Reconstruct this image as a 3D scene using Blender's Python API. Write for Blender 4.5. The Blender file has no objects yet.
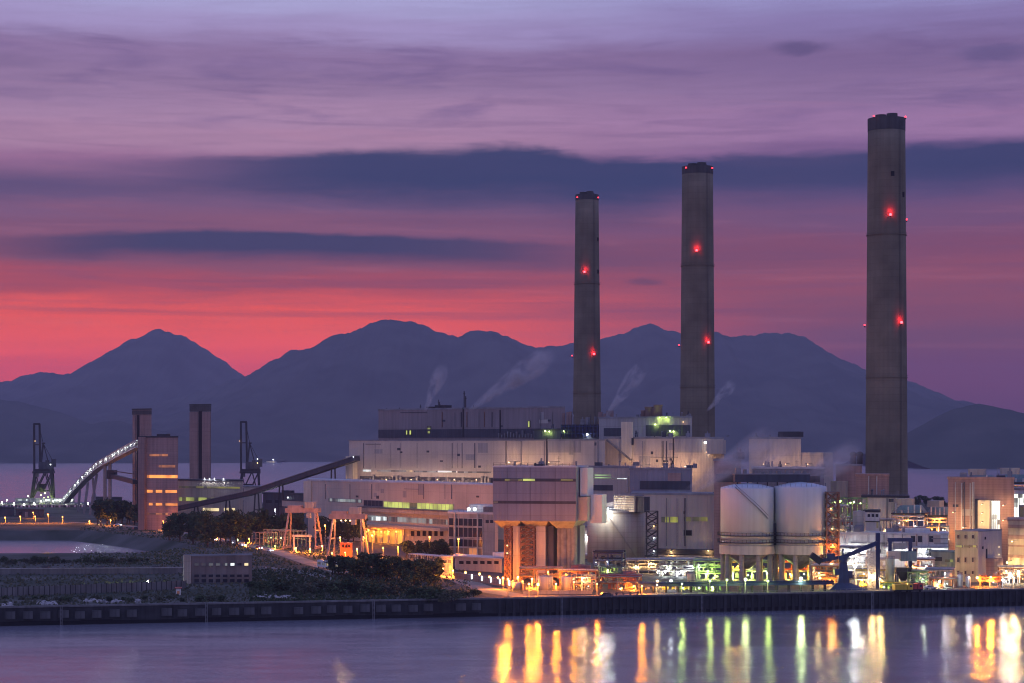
HAZE, HTOP, AIR = 5.2e-5, 780.0, (0.125, 0.10, 0.25)
DUSK_LOW, DUSK_HIGH, LAMP_GAIN = (160, 154, 208), (110, 136, 212), 1.0
import bpy, math, random
from mathutils import Vector, Matrix, noise as mnoise
R = math.radians
PI = math.pi
rnd = random.Random(11)
scene = bpy.context.scene
COL = scene.collection
# ---------------------------------------------------------------- camera numbers
F, HY, H, GZ = 2000.0, 446.0, 55.0, 5.5      # focal length in pixels, horizon row, eye height, quay level


def X(px, Y): return (px - 512.0) / F * Y
def Z(py, Y): return H - (py - HY) / F * Y
def G(py, z=GZ): return (H - z) * F / (py - HY)
def gp(px, py, z=GZ):
    Y = G(py, z)
    return Vector((X(px, Y), Y, z))
def P(px, py, Y): return Vector((X(px, Y), Y, Z(py, Y)))


def lin(c):
    out = []
    for v in c:
        v = v / 255.0
        out.append(v / 12.92 if v <= 0.04045 else ((v + 0.055) / 1.055) ** 2.4)
    return tuple(out)


# ---------------------------------------------------------------- materials
MATS = {}


def new_mat(name):
    m = bpy.data.materials.new(name)
    m.use_nodes = True
    nt = m.node_tree
    b = nt.nodes['Principled BSDF']
    MATS[name] = m
    return m, nt, b


def nd(nt, kind, **kw):
    n = nt.nodes.new(kind)
    for k, v in kw.items():
        if hasattr(n, k):
            setattr(n, k, v)
        else:
            n.inputs[k].default_value = v
    return n


def surf(name, col, rough=0.7, var=0.25, scale=0.15, stain=0.35, ribs=0.0, panel=None, metal=0.0, bump=0.15):
    """painted / concrete / clad surface: base colour broken by soft noise, rain streaks, optional ribs and panel joints"""
    m, nt, b = new_mat(name)
    L = nt.links.new
    tc = nd(nt, 'ShaderNodeTexCoord')
    n1 = nd(nt, 'ShaderNodeTexNoise'); n1.inputs['Scale'].default_value = scale; n1.inputs['Detail'].default_value = 6
    L(tc.outputs['Object'], n1.inputs['Vector'])
    mp = nd(nt, 'ShaderNodeMapping'); mp.inputs['Scale'].default_value = (0.9, 0.9, 0.03)
    L(tc.outputs['Object'], mp.inputs['Vector'])
    n2 = nd(nt, 'ShaderNodeTexNoise'); n2.inputs['Scale'].default_value = 0.8; n2.inputs['Detail'].default_value = 4
    L(mp.outputs[0], n2.inputs['Vector'])
    r1 = nd(nt, 'ShaderNodeMapRange'); r1.inputs[1].default_value = 0.3; r1.inputs[2].default_value = 0.7
    r1.inputs[3].default_value = 1 - var; r1.inputs[4].default_value = 1 + var * 0.5
    L(n1.outputs[0], r1.inputs[0])
    r2 = nd(nt, 'ShaderNodeMapRange'); r2.inputs[1].default_value = 0.4; r2.inputs[2].default_value = 0.75
    r2.inputs[3].default_value = 1.0; r2.inputs[4].default_value = 1 - stain
    L(n2.outputs[0], r2.inputs[0])
    mu = nd(nt, 'ShaderNodeMath', operation='MULTIPLY')
    L(r1.outputs[0], mu.inputs[0]); L(r2.outputs[0], mu.inputs[1])
    last = mu.outputs[0]
    if panel:
        br = nd(nt, 'ShaderNodeTexBrick')
        br.offset = 0.0
        br.inputs['Scale'].default_value = 1.0
        br.inputs['Brick Width'].default_value = panel[0]
        br.inputs['Row Height'].default_value = panel[1]
        br.inputs['Mortar Size'].default_value = 0.09
        br.inputs['Color1'].default_value = (1, 1, 1, 1)
        br.inputs['Color2'].default_value = (0.93, 0.93, 0.93, 1)
        br.inputs['Mortar'].default_value = (0.78, 0.78, 0.78, 1)
        sx = nd(nt, 'ShaderNodeSeparateXYZ'); L(tc.outputs['Object'], sx.inputs[0])
        ad = nd(nt, 'ShaderNodeMath', operation='ADD'); L(sx.outputs[0], ad.inputs[0]); L(sx.outputs[1], ad.inputs[1])
        cb = nd(nt, 'ShaderNodeCombineXYZ'); L(ad.outputs[0], cb.inputs[0]); L(sx.outputs[2], cb.inputs[1])
        L(cb.outputs[0], br.inputs['Vector'])
        m2 = nd(nt, 'ShaderNodeMath', operation='MULTIPLY')
        L(last, m2.inputs[0]); L(br.outputs['Color'], m2.inputs[1])
        last = m2.outputs[0]
    mx = nd(nt, 'ShaderNodeMix', data_type='RGBA', blend_type='MULTIPLY')
    mx.inputs[0].default_value = 1.0
    mx.inputs[6].default_value = (*col, 1)
    L(last, mx.inputs[7])
    L(mx.outputs[2], b.inputs['Base Color'])
    b.inputs['Roughness'].default_value = rough
    b.inputs['Metallic'].default_value = metal
    b.inputs['Specular IOR Level'].default_value = 0.3
    hsock = n1.outputs[0]
    if ribs:
        sx = nd(nt, 'ShaderNodeSeparateXYZ'); L(tc.outputs['Object'], sx.inputs[0])
        ad = nd(nt, 'ShaderNodeMath', operation='ADD'); L(sx.outputs[0], ad.inputs[0]); L(sx.outputs[1], ad.inputs[1])
        ml = nd(nt, 'ShaderNodeMath', operation='MULTIPLY'); L(ad.outputs[0], ml.inputs[0]); ml.inputs[1].default_value = 2 * PI / ribs
        sn = nd(nt, 'ShaderNodeMath', operation='SINE'); L(ml.outputs[0], sn.inputs[0])
        hsock = sn.outputs[0]
    bp = nd(nt, 'ShaderNodeBump'); bp.inputs['Strength'].default_value = bump; bp.inputs['Distance'].default_value = 0.3
    L(hsock, bp.inputs['Height'])
    L(bp.outputs[0], b.inputs['Normal'])
    return m


def emit(name, col, s, panes=None):
    """a lamp or a lit window (it gives off light); panes = (width, height, share dark) varies brightness pane by pane"""
    m, nt, b = new_mat(name)
    L = nt.links.new
    b.inputs['Base Color'].default_value = (0.1, 0.1, 0.1, 1)
    b.inputs['Emission Color'].default_value = (*col, 1)
    b.inputs['Emission Strength'].default_value = s
    if panes:
        tc = nd(nt, 'ShaderNodeTexCoord')
        mp = nd(nt, 'ShaderNodeMapping'); mp.inputs['Scale'].default_value = (1 / panes[0], 1 / panes[0], 1 / panes[1])
        L(tc.outputs['Object'], mp.inputs['Vector'])
        fl = nd(nt, 'ShaderNodeVectorMath', operation='FLOOR'); L(mp.outputs[0], fl.inputs[0])
        wn = nd(nt, 'ShaderNodeTexWhiteNoise'); L(fl.outputs[0], wn.inputs[0])
        no = nd(nt, 'ShaderNodeTexNoise'); no.inputs['Scale'].default_value = 0.09; L(tc.outputs['Object'], no.inputs['Vector'])
        a = nd(nt, 'ShaderNodeMapRange'); a.inputs[1].default_value = panes[2]; a.inputs[2].default_value = panes[2] + 0.25
        a.inputs[3].default_value = 0.08; a.inputs[4].default_value = 1.0
        L(wn.outputs[0], a.inputs[0])
        b2 = nd(nt, 'ShaderNodeMapRange'); b2.inputs[1].default_value = 0.35; b2.inputs[2].default_value = 0.6
        b2.inputs[3].default_value = 0.35; b2.inputs[4].default_value = 1.2
        L(no.outputs[0], b2.inputs[0])
        mu = nd(nt, 'ShaderNodeMath', operation='MULTIPLY'); L(a.outputs[0], mu.inputs[0]); L(b2.outputs[0], mu.inputs[1])
        m2 = nd(nt, 'ShaderNodeMath', operation='MULTIPLY'); L(mu.outputs[0], m2.inputs[0]); m2.inputs[1].default_value = s
        L(m2.outputs[0], b.inputs['Emission Strength'])
    return m


def leafmat(name, c1, c2):
    m, nt, b = new_mat(name)
    L = nt.links.new
    tc = nd(nt, 'ShaderNodeTexCoord')
    n = nd(nt, 'ShaderNodeTexNoise'); n.inputs['Scale'].default_value = 0.7; n.inputs['Detail'].default_value = 3
    L(tc.outputs['Object'], n.inputs['Vector'])
    cr = nd(nt, 'ShaderNodeValToRGB')
    cr.color_ramp.elements[0].position = 0.35; cr.color_ramp.elements[0].color = (*c1, 1)
    cr.color_ramp.elements[1].position = 0.65; cr.color_ramp.elements[1].color = (*c2, 1)
    L(n.outputs[0], cr.inputs[0]); L(cr.outputs[0], b.inputs['Base Color'])
    b.inputs['Roughness'].default_value = 0.8
    b.inputs['Specular IOR Level'].default_value = 0.15
    return m


surf('concrete', (0.36, 0.34, 0.32), 0.85, 0.25, 0.12, 0.35, panel=(6, 4))
surf('concrete_dark', (0.17, 0.165, 0.165), 0.85, 0.3, 0.15, 0.4)
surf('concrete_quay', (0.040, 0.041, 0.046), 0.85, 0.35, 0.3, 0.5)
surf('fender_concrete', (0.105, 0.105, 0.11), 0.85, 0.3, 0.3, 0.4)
surf('chimney_concrete', (0.20, 0.168, 0.118), 0.9, 0.35, 0.06, 0.16, panel=(400, 3.4), bump=0.1)
surf('chimney_cap', (0.075, 0.073, 0.075), 0.8)
surf('clad_pink', (0.54, 0.465, 0.385), 0.6, 0.2, 0.05, 0.12, ribs=1.6, panel=(12, 9))
surf('clad_mauve', (0.47, 0.41, 0.355), 0.6, 0.22, 0.05, 0.12, ribs=1.6, panel=(12, 60))
surf('clad_grey', (0.36, 0.34, 0.33), 0.6, 0.2, 0.05, 0.25, ribs=1.6, panel=(10, 60))
surf('clad_blue', (0.24, 0.24, 0.29), 0.55, 0.12, 0.05, 0.15, ribs=1.2, panel=(9, 8))
surf('clad_brown', (0.37, 0.245, 0.22), 0.75, 0.2, 0.08, 0.3, panel=(60, 1.4))
surf('tower_brown', (0.29, 0.20, 0.18), 0.75, 0.2, 0.08, 0.3, ribs=2.0, panel=(60, 3))
surf('clad_beige', (0.46, 0.39, 0.31), 0.65, 0.2, 0.08, 0.25, ribs=1.5)
surf('clad_cream', (0.62, 0.55, 0.42), 0.6, 0.15, 0.08, 0.2, ribs=1.2)
surf('clad_white', (0.68, 0.67, 0.64), 0.55, 0.15, 0.08, 0.2, ribs=1.3)
surf('clad_teal', (0.15, 0.24, 0.26), 0.6, 0.25, 0.1, 0.3, ribs=1.2)
surf('clad_green', (0.27, 0.34, 0.29), 0.6, 0.25, 0.1, 0.3, ribs=1.2)
surf('clad_dark', (0.055, 0.06, 0.08), 0.6, 0.3, 0.1, 0.3, ribs=1.5)
surf('roof_grey', (0.24, 0.24, 0.26), 0.8, 0.3, 0.2, 0.1)
surf('roof_pale', (0.5, 0.5, 0.52), 0.7, 0.2, 0.2, 0.1)
surf('roof_dark', (0.05, 0.05, 0.06), 0.8, 0.3, 0.2, 0.1)
surf('tank_white', (0.54, 0.56, 0.60), 0.45, 0.12, 0.06, 0.12)
surf('tank_grey', (0.40, 0.39, 0.34), 0.5, 0.15, 0.08, 0.3, panel=(4.5, 2.2))
surf('tank_cream', (0.55, 0.50, 0.42), 0.5, 0.15, 0.1, 0.3)
surf('tank_green', (0.36, 0.45, 0.36), 0.5, 0.15, 0.1, 0.3)
surf('steel_dark', (0.026, 0.028, 0.036), 0.55, 0.3, 0.5, 0.2)
surf('steel_grey', (0.22, 0.22, 0.23), 0.5, 0.25, 0.5, 0.3)
surf('steel_pale', (0.52, 0.50, 0.47), 0.5, 0.2, 0.5, 0.3)
surf('steel_blue', (0.028, 0.042, 0.12), 0.45, 0.25, 0.4, 0.3)
surf('steel_pink', (0.50, 0.33, 0.27), 0.5, 0.2, 0.4, 0.3)
surf('steel_rust', (0.26, 0.12, 0.07), 0.7, 0.35, 0.5, 0.3)
surf('steel_green', (0.17, 0.27, 0.12), 0.5, 0.3, 0.5, 0.3)
surf('paint_orange', (0.62, 0.16, 0.05), 0.5, 0.2, 0.4, 0.3)
surf('paint_red', (0.45, 0.07, 0.05), 0.5, 0.2, 0.4, 0.3)
surf('paint_yellow', (0.65, 0.45, 0.05), 0.5, 0.2, 0.4, 0.3)
surf('pipe_silver', (0.55, 0.54, 0.52), 0.35, 0.15, 0.5, 0.2, metal=0.6)
surf('asphalt', (0.06, 0.06, 0.06), 0.85, 0.3, 0.2, 0.0)
surf('road_concrete', (0.24, 0.22, 0.20), 0.85, 0.3, 0.1, 0.0)
surf('brick', (0.42, 0.26, 0.21), 0.85, 0.2, 0.1, 0.3, panel=(60, 1.0))
surf('glass_dark', (0.03, 0.035, 0.05), 0.12, 0.3, 0.3, 0.0)
surf('opening', (0.012, 0.012, 0.016), 0.9, 0.2, 0.3, 0.0)
surf('car_white', (0.7, 0.7, 0.7), 0.3, 0.05, 0.3, 0.0)
surf('car_red', (0.4, 0.05, 0.04), 0.3, 0.05, 0.3, 0.0)
surf('car_dark', (0.05, 0.05, 0.07), 0.3, 0.05, 0.3, 0.0)
surf('car_yellow', (0.7, 0.45, 0.05), 0.3, 0.05, 0.3, 0.0)
surf('rubber', (0.02, 0.02, 0.02), 0.9, 0.1, 1, 0.0)
surf('bark', (0.06, 0.045, 0.035), 0.9, 0.3, 1.5, 0.3)
surf('pale_stone', (0.40, 0.37, 0.36), 0.9, 0.4, 0.6, 0.0)
leafmat('leaf_dark', (0.022, 0.036, 0.020), (0.060, 0.085, 0.042))
leafmat('leaf_mid', (0.038, 0.058, 0.030), (0.085, 0.112, 0.055))
leafmat('leaf_dry', (0.060, 0.070, 0.045), (0.115, 0.118, 0.078))

emit('lamp_sodium', (1.0, 0.42, 0.10), 7)
emit('lamp_sodium_bright', (1.0, 0.45, 0.12), 12)
emit('lamp_warm', (1.0, 0.66, 0.30), 6)
emit('lamp_white', (0.90, 0.95, 1.0), 7)
emit('lamp_flood', (0.92, 0.97, 1.0), 14)
emit('lamp_green', (0.80, 1.0, 0.42), 6)
emit('lamp_small', (0.85, 0.92, 1.0), 4)
emit('lamp_small_warm', (1.0, 0.6, 0.25), 4)
emit('lamp_jetty', (0.95, 1.0, 0.85), 5)
emit('lamp_red', (1.0, 0.03, 0.04), 14)
emit('lamp_fill_wash', (1.0, 0.6, 0.3), 3)  # warm wash over facades, mostly for added fill lamps
emit('lamp_red_small', (1.0, 0.03, 0.05), 5)
emit('headlight', (0.85, 0.92, 1.0), 6)
emit('taillight', (1.0, 0.05, 0.03), 8)
emit('win_yellow', (0.95, 0.95, 0.10), 0.55, (3.2, 30, 0.10))
emit('win_lime', (0.72, 0.80, 0.16), 0.75, (3.6, 30, 0.12))
emit('win_yellow_dim', (0.62, 0.56, 0.06), 0.28, (3.2, 30, 0.2))
emit('win_orange', (1.0, 0.30, 0.05), 1.5, (2.2, 30, 0.06))
emit('win_orange_dim', (1.0, 0.32, 0.09), 0.5, (2.2, 30, 0.2))
emit('win_warm', (1.0, 0.80, 0.42), 0.9, (2.6, 30, 0.25))
emit('win_white', (0.85, 0.95, 0.95), 1.2, (3.4, 30, 0.35))
emit('win_white_dim', (0.7, 0.8, 0.8), 0.35, (3.0, 30, 0.3))
emit('win_green', (0.55, 0.85, 0.35), 0.7, (4.0, 30, 0.25))
emit('bay_orange', (1.0, 0.40, 0.05), 2.6)
emit('bay_orange_dim', (1.0, 0.42, 0.06), 0.9, (1.6, 5.0, 0.1))
emit('lamp_flood_small', (0.92, 0.97, 1.0), 12)
emit('lamp_greenwhite', (0.88, 1.0, 0.55), 12)
emit('lamp_tube', (0.75, 0.88, 1.0), 5)
surf('clad_brown_grey', (0.27, 0.225, 0.225), 0.65, 0.2, 0.03, 0.25, ribs=1.6, panel=(14, 60))
surf('paint_red_dull', (0.34, 0.12, 0.10), 0.6, 0.2, 0.4, 0.3)
surf('concrete_green', (0.33, 0.35, 0.28), 0.8, 0.2, 0.1, 0.35)
emit('bay_white', (0.95, 0.98, 0.85), 2.2, (2.0, 2.0, 0.15))
emit('bay_warm', (1.0, 0.75, 0.35), 2.6, (2.0, 2.0, 0.2))


# ---------------------------------------------------------------- mesh builder
class MB:
    def __init__(self):
        self.v, self.f = [], []

    def _add(self, vs, fs):
        o = len(self.v)
        self.v += [tuple(p) for p in vs]
        self.f += [tuple(i + o for i in f) for f in fs]
        return self

    def box(self, x0, x1, y0, y1, z0, z1):
        if x0 > x1: x0, x1 = x1, x0
        if y0 > y1: y0, y1 = y1, y0
        if z0 > z1: z0, z1 = z1, z0
        return self._add([(x0, y0, z0), (x1, y0, z0), (x1, y1, z0), (x0, y1, z0), (x0, y0, z1), (x1, y0, z1), (x1, y1, z1), (x0, y1, z1)],
                         [(3, 2, 1, 0), (4, 5, 6, 7), (0, 1, 5, 4), (1, 2, 6, 5), (2, 3, 7, 6), (3, 0, 4, 7)])

    def frustum(self, r0, z0, r1, z1):
        """r = (x0, x1, y0, y1) rectangles at two heights"""
        a, b = r0, r1
        return self._add([(a[0], a[2], z0), (a[1], a[2], z0), (a[1], a[3], z0), (a[0], a[3], z0),
                          (b[0], b[2], z1), (b[1], b[2], z1), (b[1], b[3], z1), (b[0], b[3], z1)],
                         [(3, 2, 1, 0), (4, 5, 6, 7), (0, 1, 5, 4), (1, 2, 6, 5), (2, 3, 7, 6), (3, 0, 4, 7)])

    def bar(self, p, q, w, h=None):
        p, q = Vector(p), Vector(q)
        h = h or w
        d = (q - p)
        if d.length < 1e-6: return self
        d.normalize()
        up = Vector((0, 0, 1)) if abs(d.z) < 0.98 else Vector((0, 1, 0))
        s = d.cross(up).normalized()
        u = s.cross(d).normalized()
        vs = []
        for c in (p, q):
            for a, b in ((-1, -1), (1, -1), (1, 1), (-1, 1)):
                vs.append(c + s * (a * w / 2) + u * (b * h / 2))
        return self._add(vs, [(3, 2, 1, 0), (4, 5, 6, 7), (0, 1, 5, 4), (1, 2, 6, 5), (2, 3, 7, 6), (3, 0, 4, 7)])

    def tube(self, p, q, r, n=8, r2=None):
        p, q = Vector(p), Vector(q)
        r2 = r if r2 is None else r2
        d = (q - p)
        if d.length < 1e-6: return self
        d.normalize()
        up = Vector((0, 0, 1)) if abs(d.z) < 0.98 else Vector((0, 1, 0))
        s = d.cross(up).normalized(); u = s.cross(d).normalized()
        vs = []
        for c, rr in ((p, r), (q, r2)):
            for i in range(n):
                a = 2 * PI * i / n
                vs.append(c + s * (rr * math.cos(a)) + u * (rr * math.sin(a)))
        fs = [(i, (i + 1) % n, n + (i + 1) % n, n + i) for i in range(n)]
        fs += [tuple(range(n - 1, -1, -1)), tuple(range(n, 2 * n))]
        return self._add(vs, fs)

    def lathe(self, prof, n=40, cx=0, cy=0, caps=True):
        vs = []
        for r, z in prof:
            for i in range(n):
                a = 2 * PI * i / n
                vs.append((cx + r * math.cos(a), cy + r * math.sin(a), z))
        fs = []
        for k in range(len(prof) - 1):
            for i in range(n):
                j = (i + 1) % n
                fs.append((k * n + i, k * n + j, (k + 1) * n + j, (k + 1) * n + i))
        if caps:
            fs.append(tuple(range(n - 1, -1, -1)))
            fs.append(tuple(range((len(prof) - 1) * n, len(prof) * n)))
        return self._add(vs, fs)

    def ball(self, c, r):
        t = (1 + 5 ** 0.5) / 2
        k = r / math.sqrt(1 + t * t)
        vs = [(-1, t, 0), (1, t, 0), (-1, -t, 0), (1, -t, 0), (0, -1, t), (0, 1, t), (0, -1, -t), (0, 1, -t), (t, 0, -1), (t, 0, 1), (-t, 0, -1), (-t, 0, 1)]
        fs = [(0, 11, 5), (0, 5, 1), (0, 1, 7), (0, 7, 10), (0, 10, 11), (1, 5, 9), (5, 11, 4), (11, 10, 2), (10, 7, 6), (7, 1, 8),
              (3, 9, 4), (3, 4, 2), (3, 2, 6), (3, 6, 8), (3, 8, 9), (4, 9, 5), (2, 4, 11), (6, 2, 10), (8, 6, 7), (9, 8, 1)]
        return self._add([(c[0] + a * k, c[1] + b * k, c[2] + d * k) for a, b, d in vs], fs)

    def xbrace(self, p, q, w, depth, n, r):
        """lattice mast from p up to q, square plan w x depth, n bays"""
        p, q = Vector(p), Vector(q)
        cs = [Vector((a * w / 2, b * depth / 2, 0)) for a, b in ((-1, -1), (1, -1), (1, 1), (-1, 1))]
        for c in cs:
            self.bar(p + c, q + c, r * 1.5)
        for k in range(n):
            a = p.lerp(q, k / n); b = p.lerp(q, (k + 1) / n)
            for i in range(4):
                j = (i + 1) % 4
                self.bar(a + cs[i], b + cs[j], r)
                self.bar(a + cs[j], b + cs[i], r)
                self.bar(b + cs[i], b + cs[j], r)
        return self

    def mesh(self, name, mat, smooth=False):
        me = bpy.data.meshes.new(name)
        me.from_pydata(self.v, [], self.f)
        me.materials.append(MATS[mat] if isinstance(mat, str) else mat)
        if smooth:
            for p in me.polygons:
                p.use_smooth = len(p.vertices) <= 4
        me.update()
        return me

    def build(self, name, mat, parent=None, smooth=False):
        o = bpy.data.objects.new(name, self.mesh(name, mat, smooth))
        COL.objects.link(o)
        if parent is not None:
            o.parent = parent
        return o


def obj(name, me, parent=None, loc=None):
    o = bpy.data.objects.new(name, me)
    COL.objects.link(o)
    if parent is not None: o.parent = parent
    if loc is not None: o.location = loc
    return o


def tag(o, label=None, cat=None, group=None, kind=None):
    if label: o['label'] = label
    if cat: o['category'] = cat
    if group: o['group'] = group
    if kind: o['kind'] = kind
    return o


def thing(name, label, cat, loc=(0, 0, 0), rz=0.0, group=None):
    o = bpy.data.objects.new(name, None)
    o.empty_display_size = 1
    COL.objects.link(o)
    o.location = loc
    o.rotation_euler = (0, 0, rz)
    return tag(o, label, cat, group)


KIDS = {}


def dup(root, loc, rz=None, label=None, scale=None):
    r = root.copy(); COL.objects.link(r)
    r.location = loc
    if rz is not None: r.rotation_euler = (0, 0, rz)
    if label: r['label'] = label
    if scale: r.scale = (scale, scale, scale)
    for ch in list(root.children):
        c = ch.copy(); COL.objects.link(c); c.parent = r
        for g in list(ch.children):
            d = g.copy(); COL.objects.link(d); d.parent = c
    return r


def local(root, p):
    rz = root.rotation_euler[2]
    d = Vector(p) - Vector(root.location)
    c, s = math.cos(-rz), math.sin(-rz)
    return Vector((c * d.x - s * d.y, s * d.x + c * d.y, d.z))


# what each kind of lamp throws: colour and watts
POWER = {'lamp_sodium': ((1, .26, .018), 7500), 'lamp_sodium_bright': ((1, .26, .018), 12000), 'lamp_warm': ((1, .60, .22), 2600), 'lamp_white': ((.88, .95, 1), 2600),
         'lamp_flood': ((.9, .96, 1), 9000), 'lamp_green': ((.74, 1, .20), 3200), 'lamp_small': ((.85, .92, 1), 220), 'lamp_small_warm': ((1, .55, .2), 260), 'lamp_fill_wash': ((1, .56, .27), 3400),
         'lamp_jetty': ((.9, 1, .8), 900), 'lamp_flood_small': ((.9, .96, 1), 6500), 'lamp_greenwhite': ((.80, 1, .38), 6500), 'lamp_red': ((1, .02, .03), 1100)}
LDATA = {}


def bulb(c, r, mat, parent, power=1.0):
    """glowing lamp glass, and the light it throws just under it"""
    o = MB().ball(c, r).build('bulb', mat, parent)
    if mat in POWER:
        key = (mat, power)
        if key not in LDATA:
            d = bpy.data.lights.new(mat, 'POINT'); d.color = POWER[mat][0]; d.energy = POWER[mat][1] * power * LAMP_GAIN; d.shadow_soft_size = .25
            LDATA[key] = d
        l = bpy.data.objects.new('lamp_light', LDATA[key]); COL.objects.link(l); l.parent = parent
        l.location = (c[0], c[1] - r * .8, c[2] - r - .3)
    return o


# ---------------------------------------------------------------- building on a facade line
class Wall:
    """root at the left foot of a facade; local +x runs along it to the right, +y goes back, z up"""
    def __init__(self, name, label, cat, pL, YL, pR, YR, zb=GZ, group=None):
        self.A = Vector((X(pL, YL), YL)); self.B = Vector((X(pR, YR), YR))
        d = self.B - self.A
        self.L = d.length; self.d = d / self.L; self.zb = zb
        self.root = thing(name, label, cat, (self.A.x, self.A.y, zb), math.atan2(d.y, d.x), group)

    def u(self, px):
        k = (px - 512.0) / F                       # ray x = k*y
        den = self.d.x - k * self.d.y
        return (k * self.A.y - self.A.x) / den

    def Yat(self, px): return self.A.y + self.d.y * self.u(px)

    def z(self, px, py): return Z(py, self.Yat(px)) - self.zb

    def block(self, name, mat, p0, p1, y0, y1, d0, d1, pref=None):
        """box on facade pixels p0..p1, rows y0 (top) .. y1 (bottom), from depth d0 to d1"""
        pm = pref if pref is not None else (p0 + p1) / 2
        zt = self.z(pm, y0); zb = 0.0 if y1 is None else self.z(pm, y1)
        return MB().box(self.u(p0), self.u(p1), d0, d1, zb, zt).build(name, mat, self.root)

    def shell(self, mat, ytop, depth, pref=None, roof='roof_grey', lip=0.35, rh=0.9, square=False):
        """walls and roof; unless square, the end walls run straight back from the viewer (parallelogram plan)"""
        pm = pref if pref is not None else 512 + F * (self.A.x + self.d.x * self.L / 2) / (self.A.y + self.d.y * self.L / 2)
        h = self.z(pm, ytop)
        self.h = h; self.depth = depth
        rz = -self.root.rotation_euler[2]
        def back(k):
            if square: return Vector((0, depth))
            v = Vector((k, 1.0)) * depth
            return Vector((math.cos(rz) * v.x - math.sin(rz) * v.y, math.sin(rz) * v.x + math.cos(rz) * v.y))
        b0, b1 = back(self.A.x / self.A.y + .01), back(self.B.x / self.B.y - .01)
        def prism(name, m, z0, z1, e):
            v = [(-e, -e), (self.L + e, -e), (self.L + b1.x + e, b1.y + e), (b0.x - e, b0.y + e)]
            mb = MB(); mb._add([(x, y, z0) for x, y in v] + [(x, y, z1) for x, y in v],
                               [(3, 2, 1, 0), (4, 5, 6, 7), (0, 1, 5, 4), (1, 2, 6, 5), (2, 3, 7, 6), (3, 0, 4, 7)])
            return mb.build(name, m, self.root)
        w = prism('wall', mat, 0, h - rh, 0); prism('roof', roof, h - rh, h, lip)
        return w

    def win(self, p0, p1, y0, y1, mat, name='window', proud=0.12, frame=None, n=0, sub=True):
        pm = (p0 + p1) / 2
        u0, u1 = self.u(p0), self.u(p1)
        zt, zb = self.z(pm, y0), self.z(pm, y1)
        o = MB().box(u0, u1, -proud, 0.05, zb, zt).build(name, mat, self.root)
        if frame:
            m = MB()
            t = 0.14
            m.box(u0 - t, u1 + t, -proud - 0.1, 0.03, zt, zt + t * 1.5)
            m.box(u0 - t, u1 + t, -proud - 0.16, 0.03, zb - t * 1.5, zb)
            m.box(u0 - t, u0, -proud - 0.1, 0.03, zb, zt); m.box(u1, u1 + t, -proud - 0.1, 0.03, zb, zt)
            for k in range(1, n):
                x = u0 + (u1 - u0) * k / n
                m.box(x - 0.09, x + 0.09, -proud - 0.07, -proud + 0.01, zb, zt)
            m.build('window_frame', frame, o)
        return o

    def wins(self, p0, p1, y0, y1, n, mat, gap=0.35, name='window', frame=None):
        for k in range(n):
            a = p0 + (p1 - p0) * (k + gap / 2) / n
            b = p0 + (p1 - p0) * (k + 1 - gap / 2) / n
            mm = mat[k % len(mat)] if isinstance(mat, (list, tuple)) else mat
            self.win(a, b, y0, y1, mm, name, frame=frame)

    def lamp(self, px, py, mat='lamp_white', r=0.4, out=0.9, power=0.4):
        pt = Vector((self.u(px), -out, self.z(px, py)))
        h = MB().bar(pt + Vector((0, 0, r + .1)), pt + Vector((0, out, r + .1)), 0.25).box(pt.x - r, pt.x + r, pt.y - r, pt.y + r, pt.z + r, pt.z + r + .25)
        o = h.build('floodlight', 'steel_grey', self.root)
        bulb(pt, r, mat, o, power)
        return o

    def rail(self, z, mat='steel_grey', y=-0.3):
        m = MB()
        n = max(2, int(self.L / 2.5))
        for k in range(n + 1):
            x = self.L * k / n
            m.box(x - .05, x + .05, y - .05, y + .05, z, z + 1.1)
        for zz in (0.55, 1.1):
            m.box(0, self.L, y - .05, y + .05, z + zz - .05, z + zz + .05)
        return m.build('handrail', mat, self.root)


def roof_clutter(w, seed, n, mats=('steel_grey', 'roof_grey', 'clad_dark'), hmax=3.5):
    """plant standing on a roof, fixed to it: each unit a part"""
    r = random.Random(seed)
    for k in range(n):
        mt = mats[k % len(mats)]
        m = MB()
        x = r.uniform(0.04, 0.95) * w.L; y = r.uniform(0.1, 0.6) * w.depth
        sx, sy, h = r.uniform(0.6, 3.5), r.uniform(0.8, 3), r.uniform(0.6, hmax)
        if r.random() < 0.5:
            m.box(x, x + sx, y, y + sy, w.h, w.h + h)
            if r.random() < 0.5: m.tube((x + sx / 2, y + sy / 2, w.h + h - .05), (x + sx / 2, y + sy / 2, w.h + h + 1.2), 0.35, 8)
            m.build('roof_unit', mt, w.root)
        elif r.random() < 0.6:
            m.lathe([(.3, w.h), (.3, w.h + h), (.5, w.h + h), (.5, w.h + h * 1.2), (.1, w.h + h * 1.35)], 10, x, y).build('roof_vent', mt, w.root)
        else:
            m.bar((x, y, w.h), (x, y, w.h + h * 2), 0.16)
            m.bar((x - .8, y, w.h + h * 1.6), (x + .8, y, w.h + h * 1.6), 0.12).build('roof_mast', mt, w.root)


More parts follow.
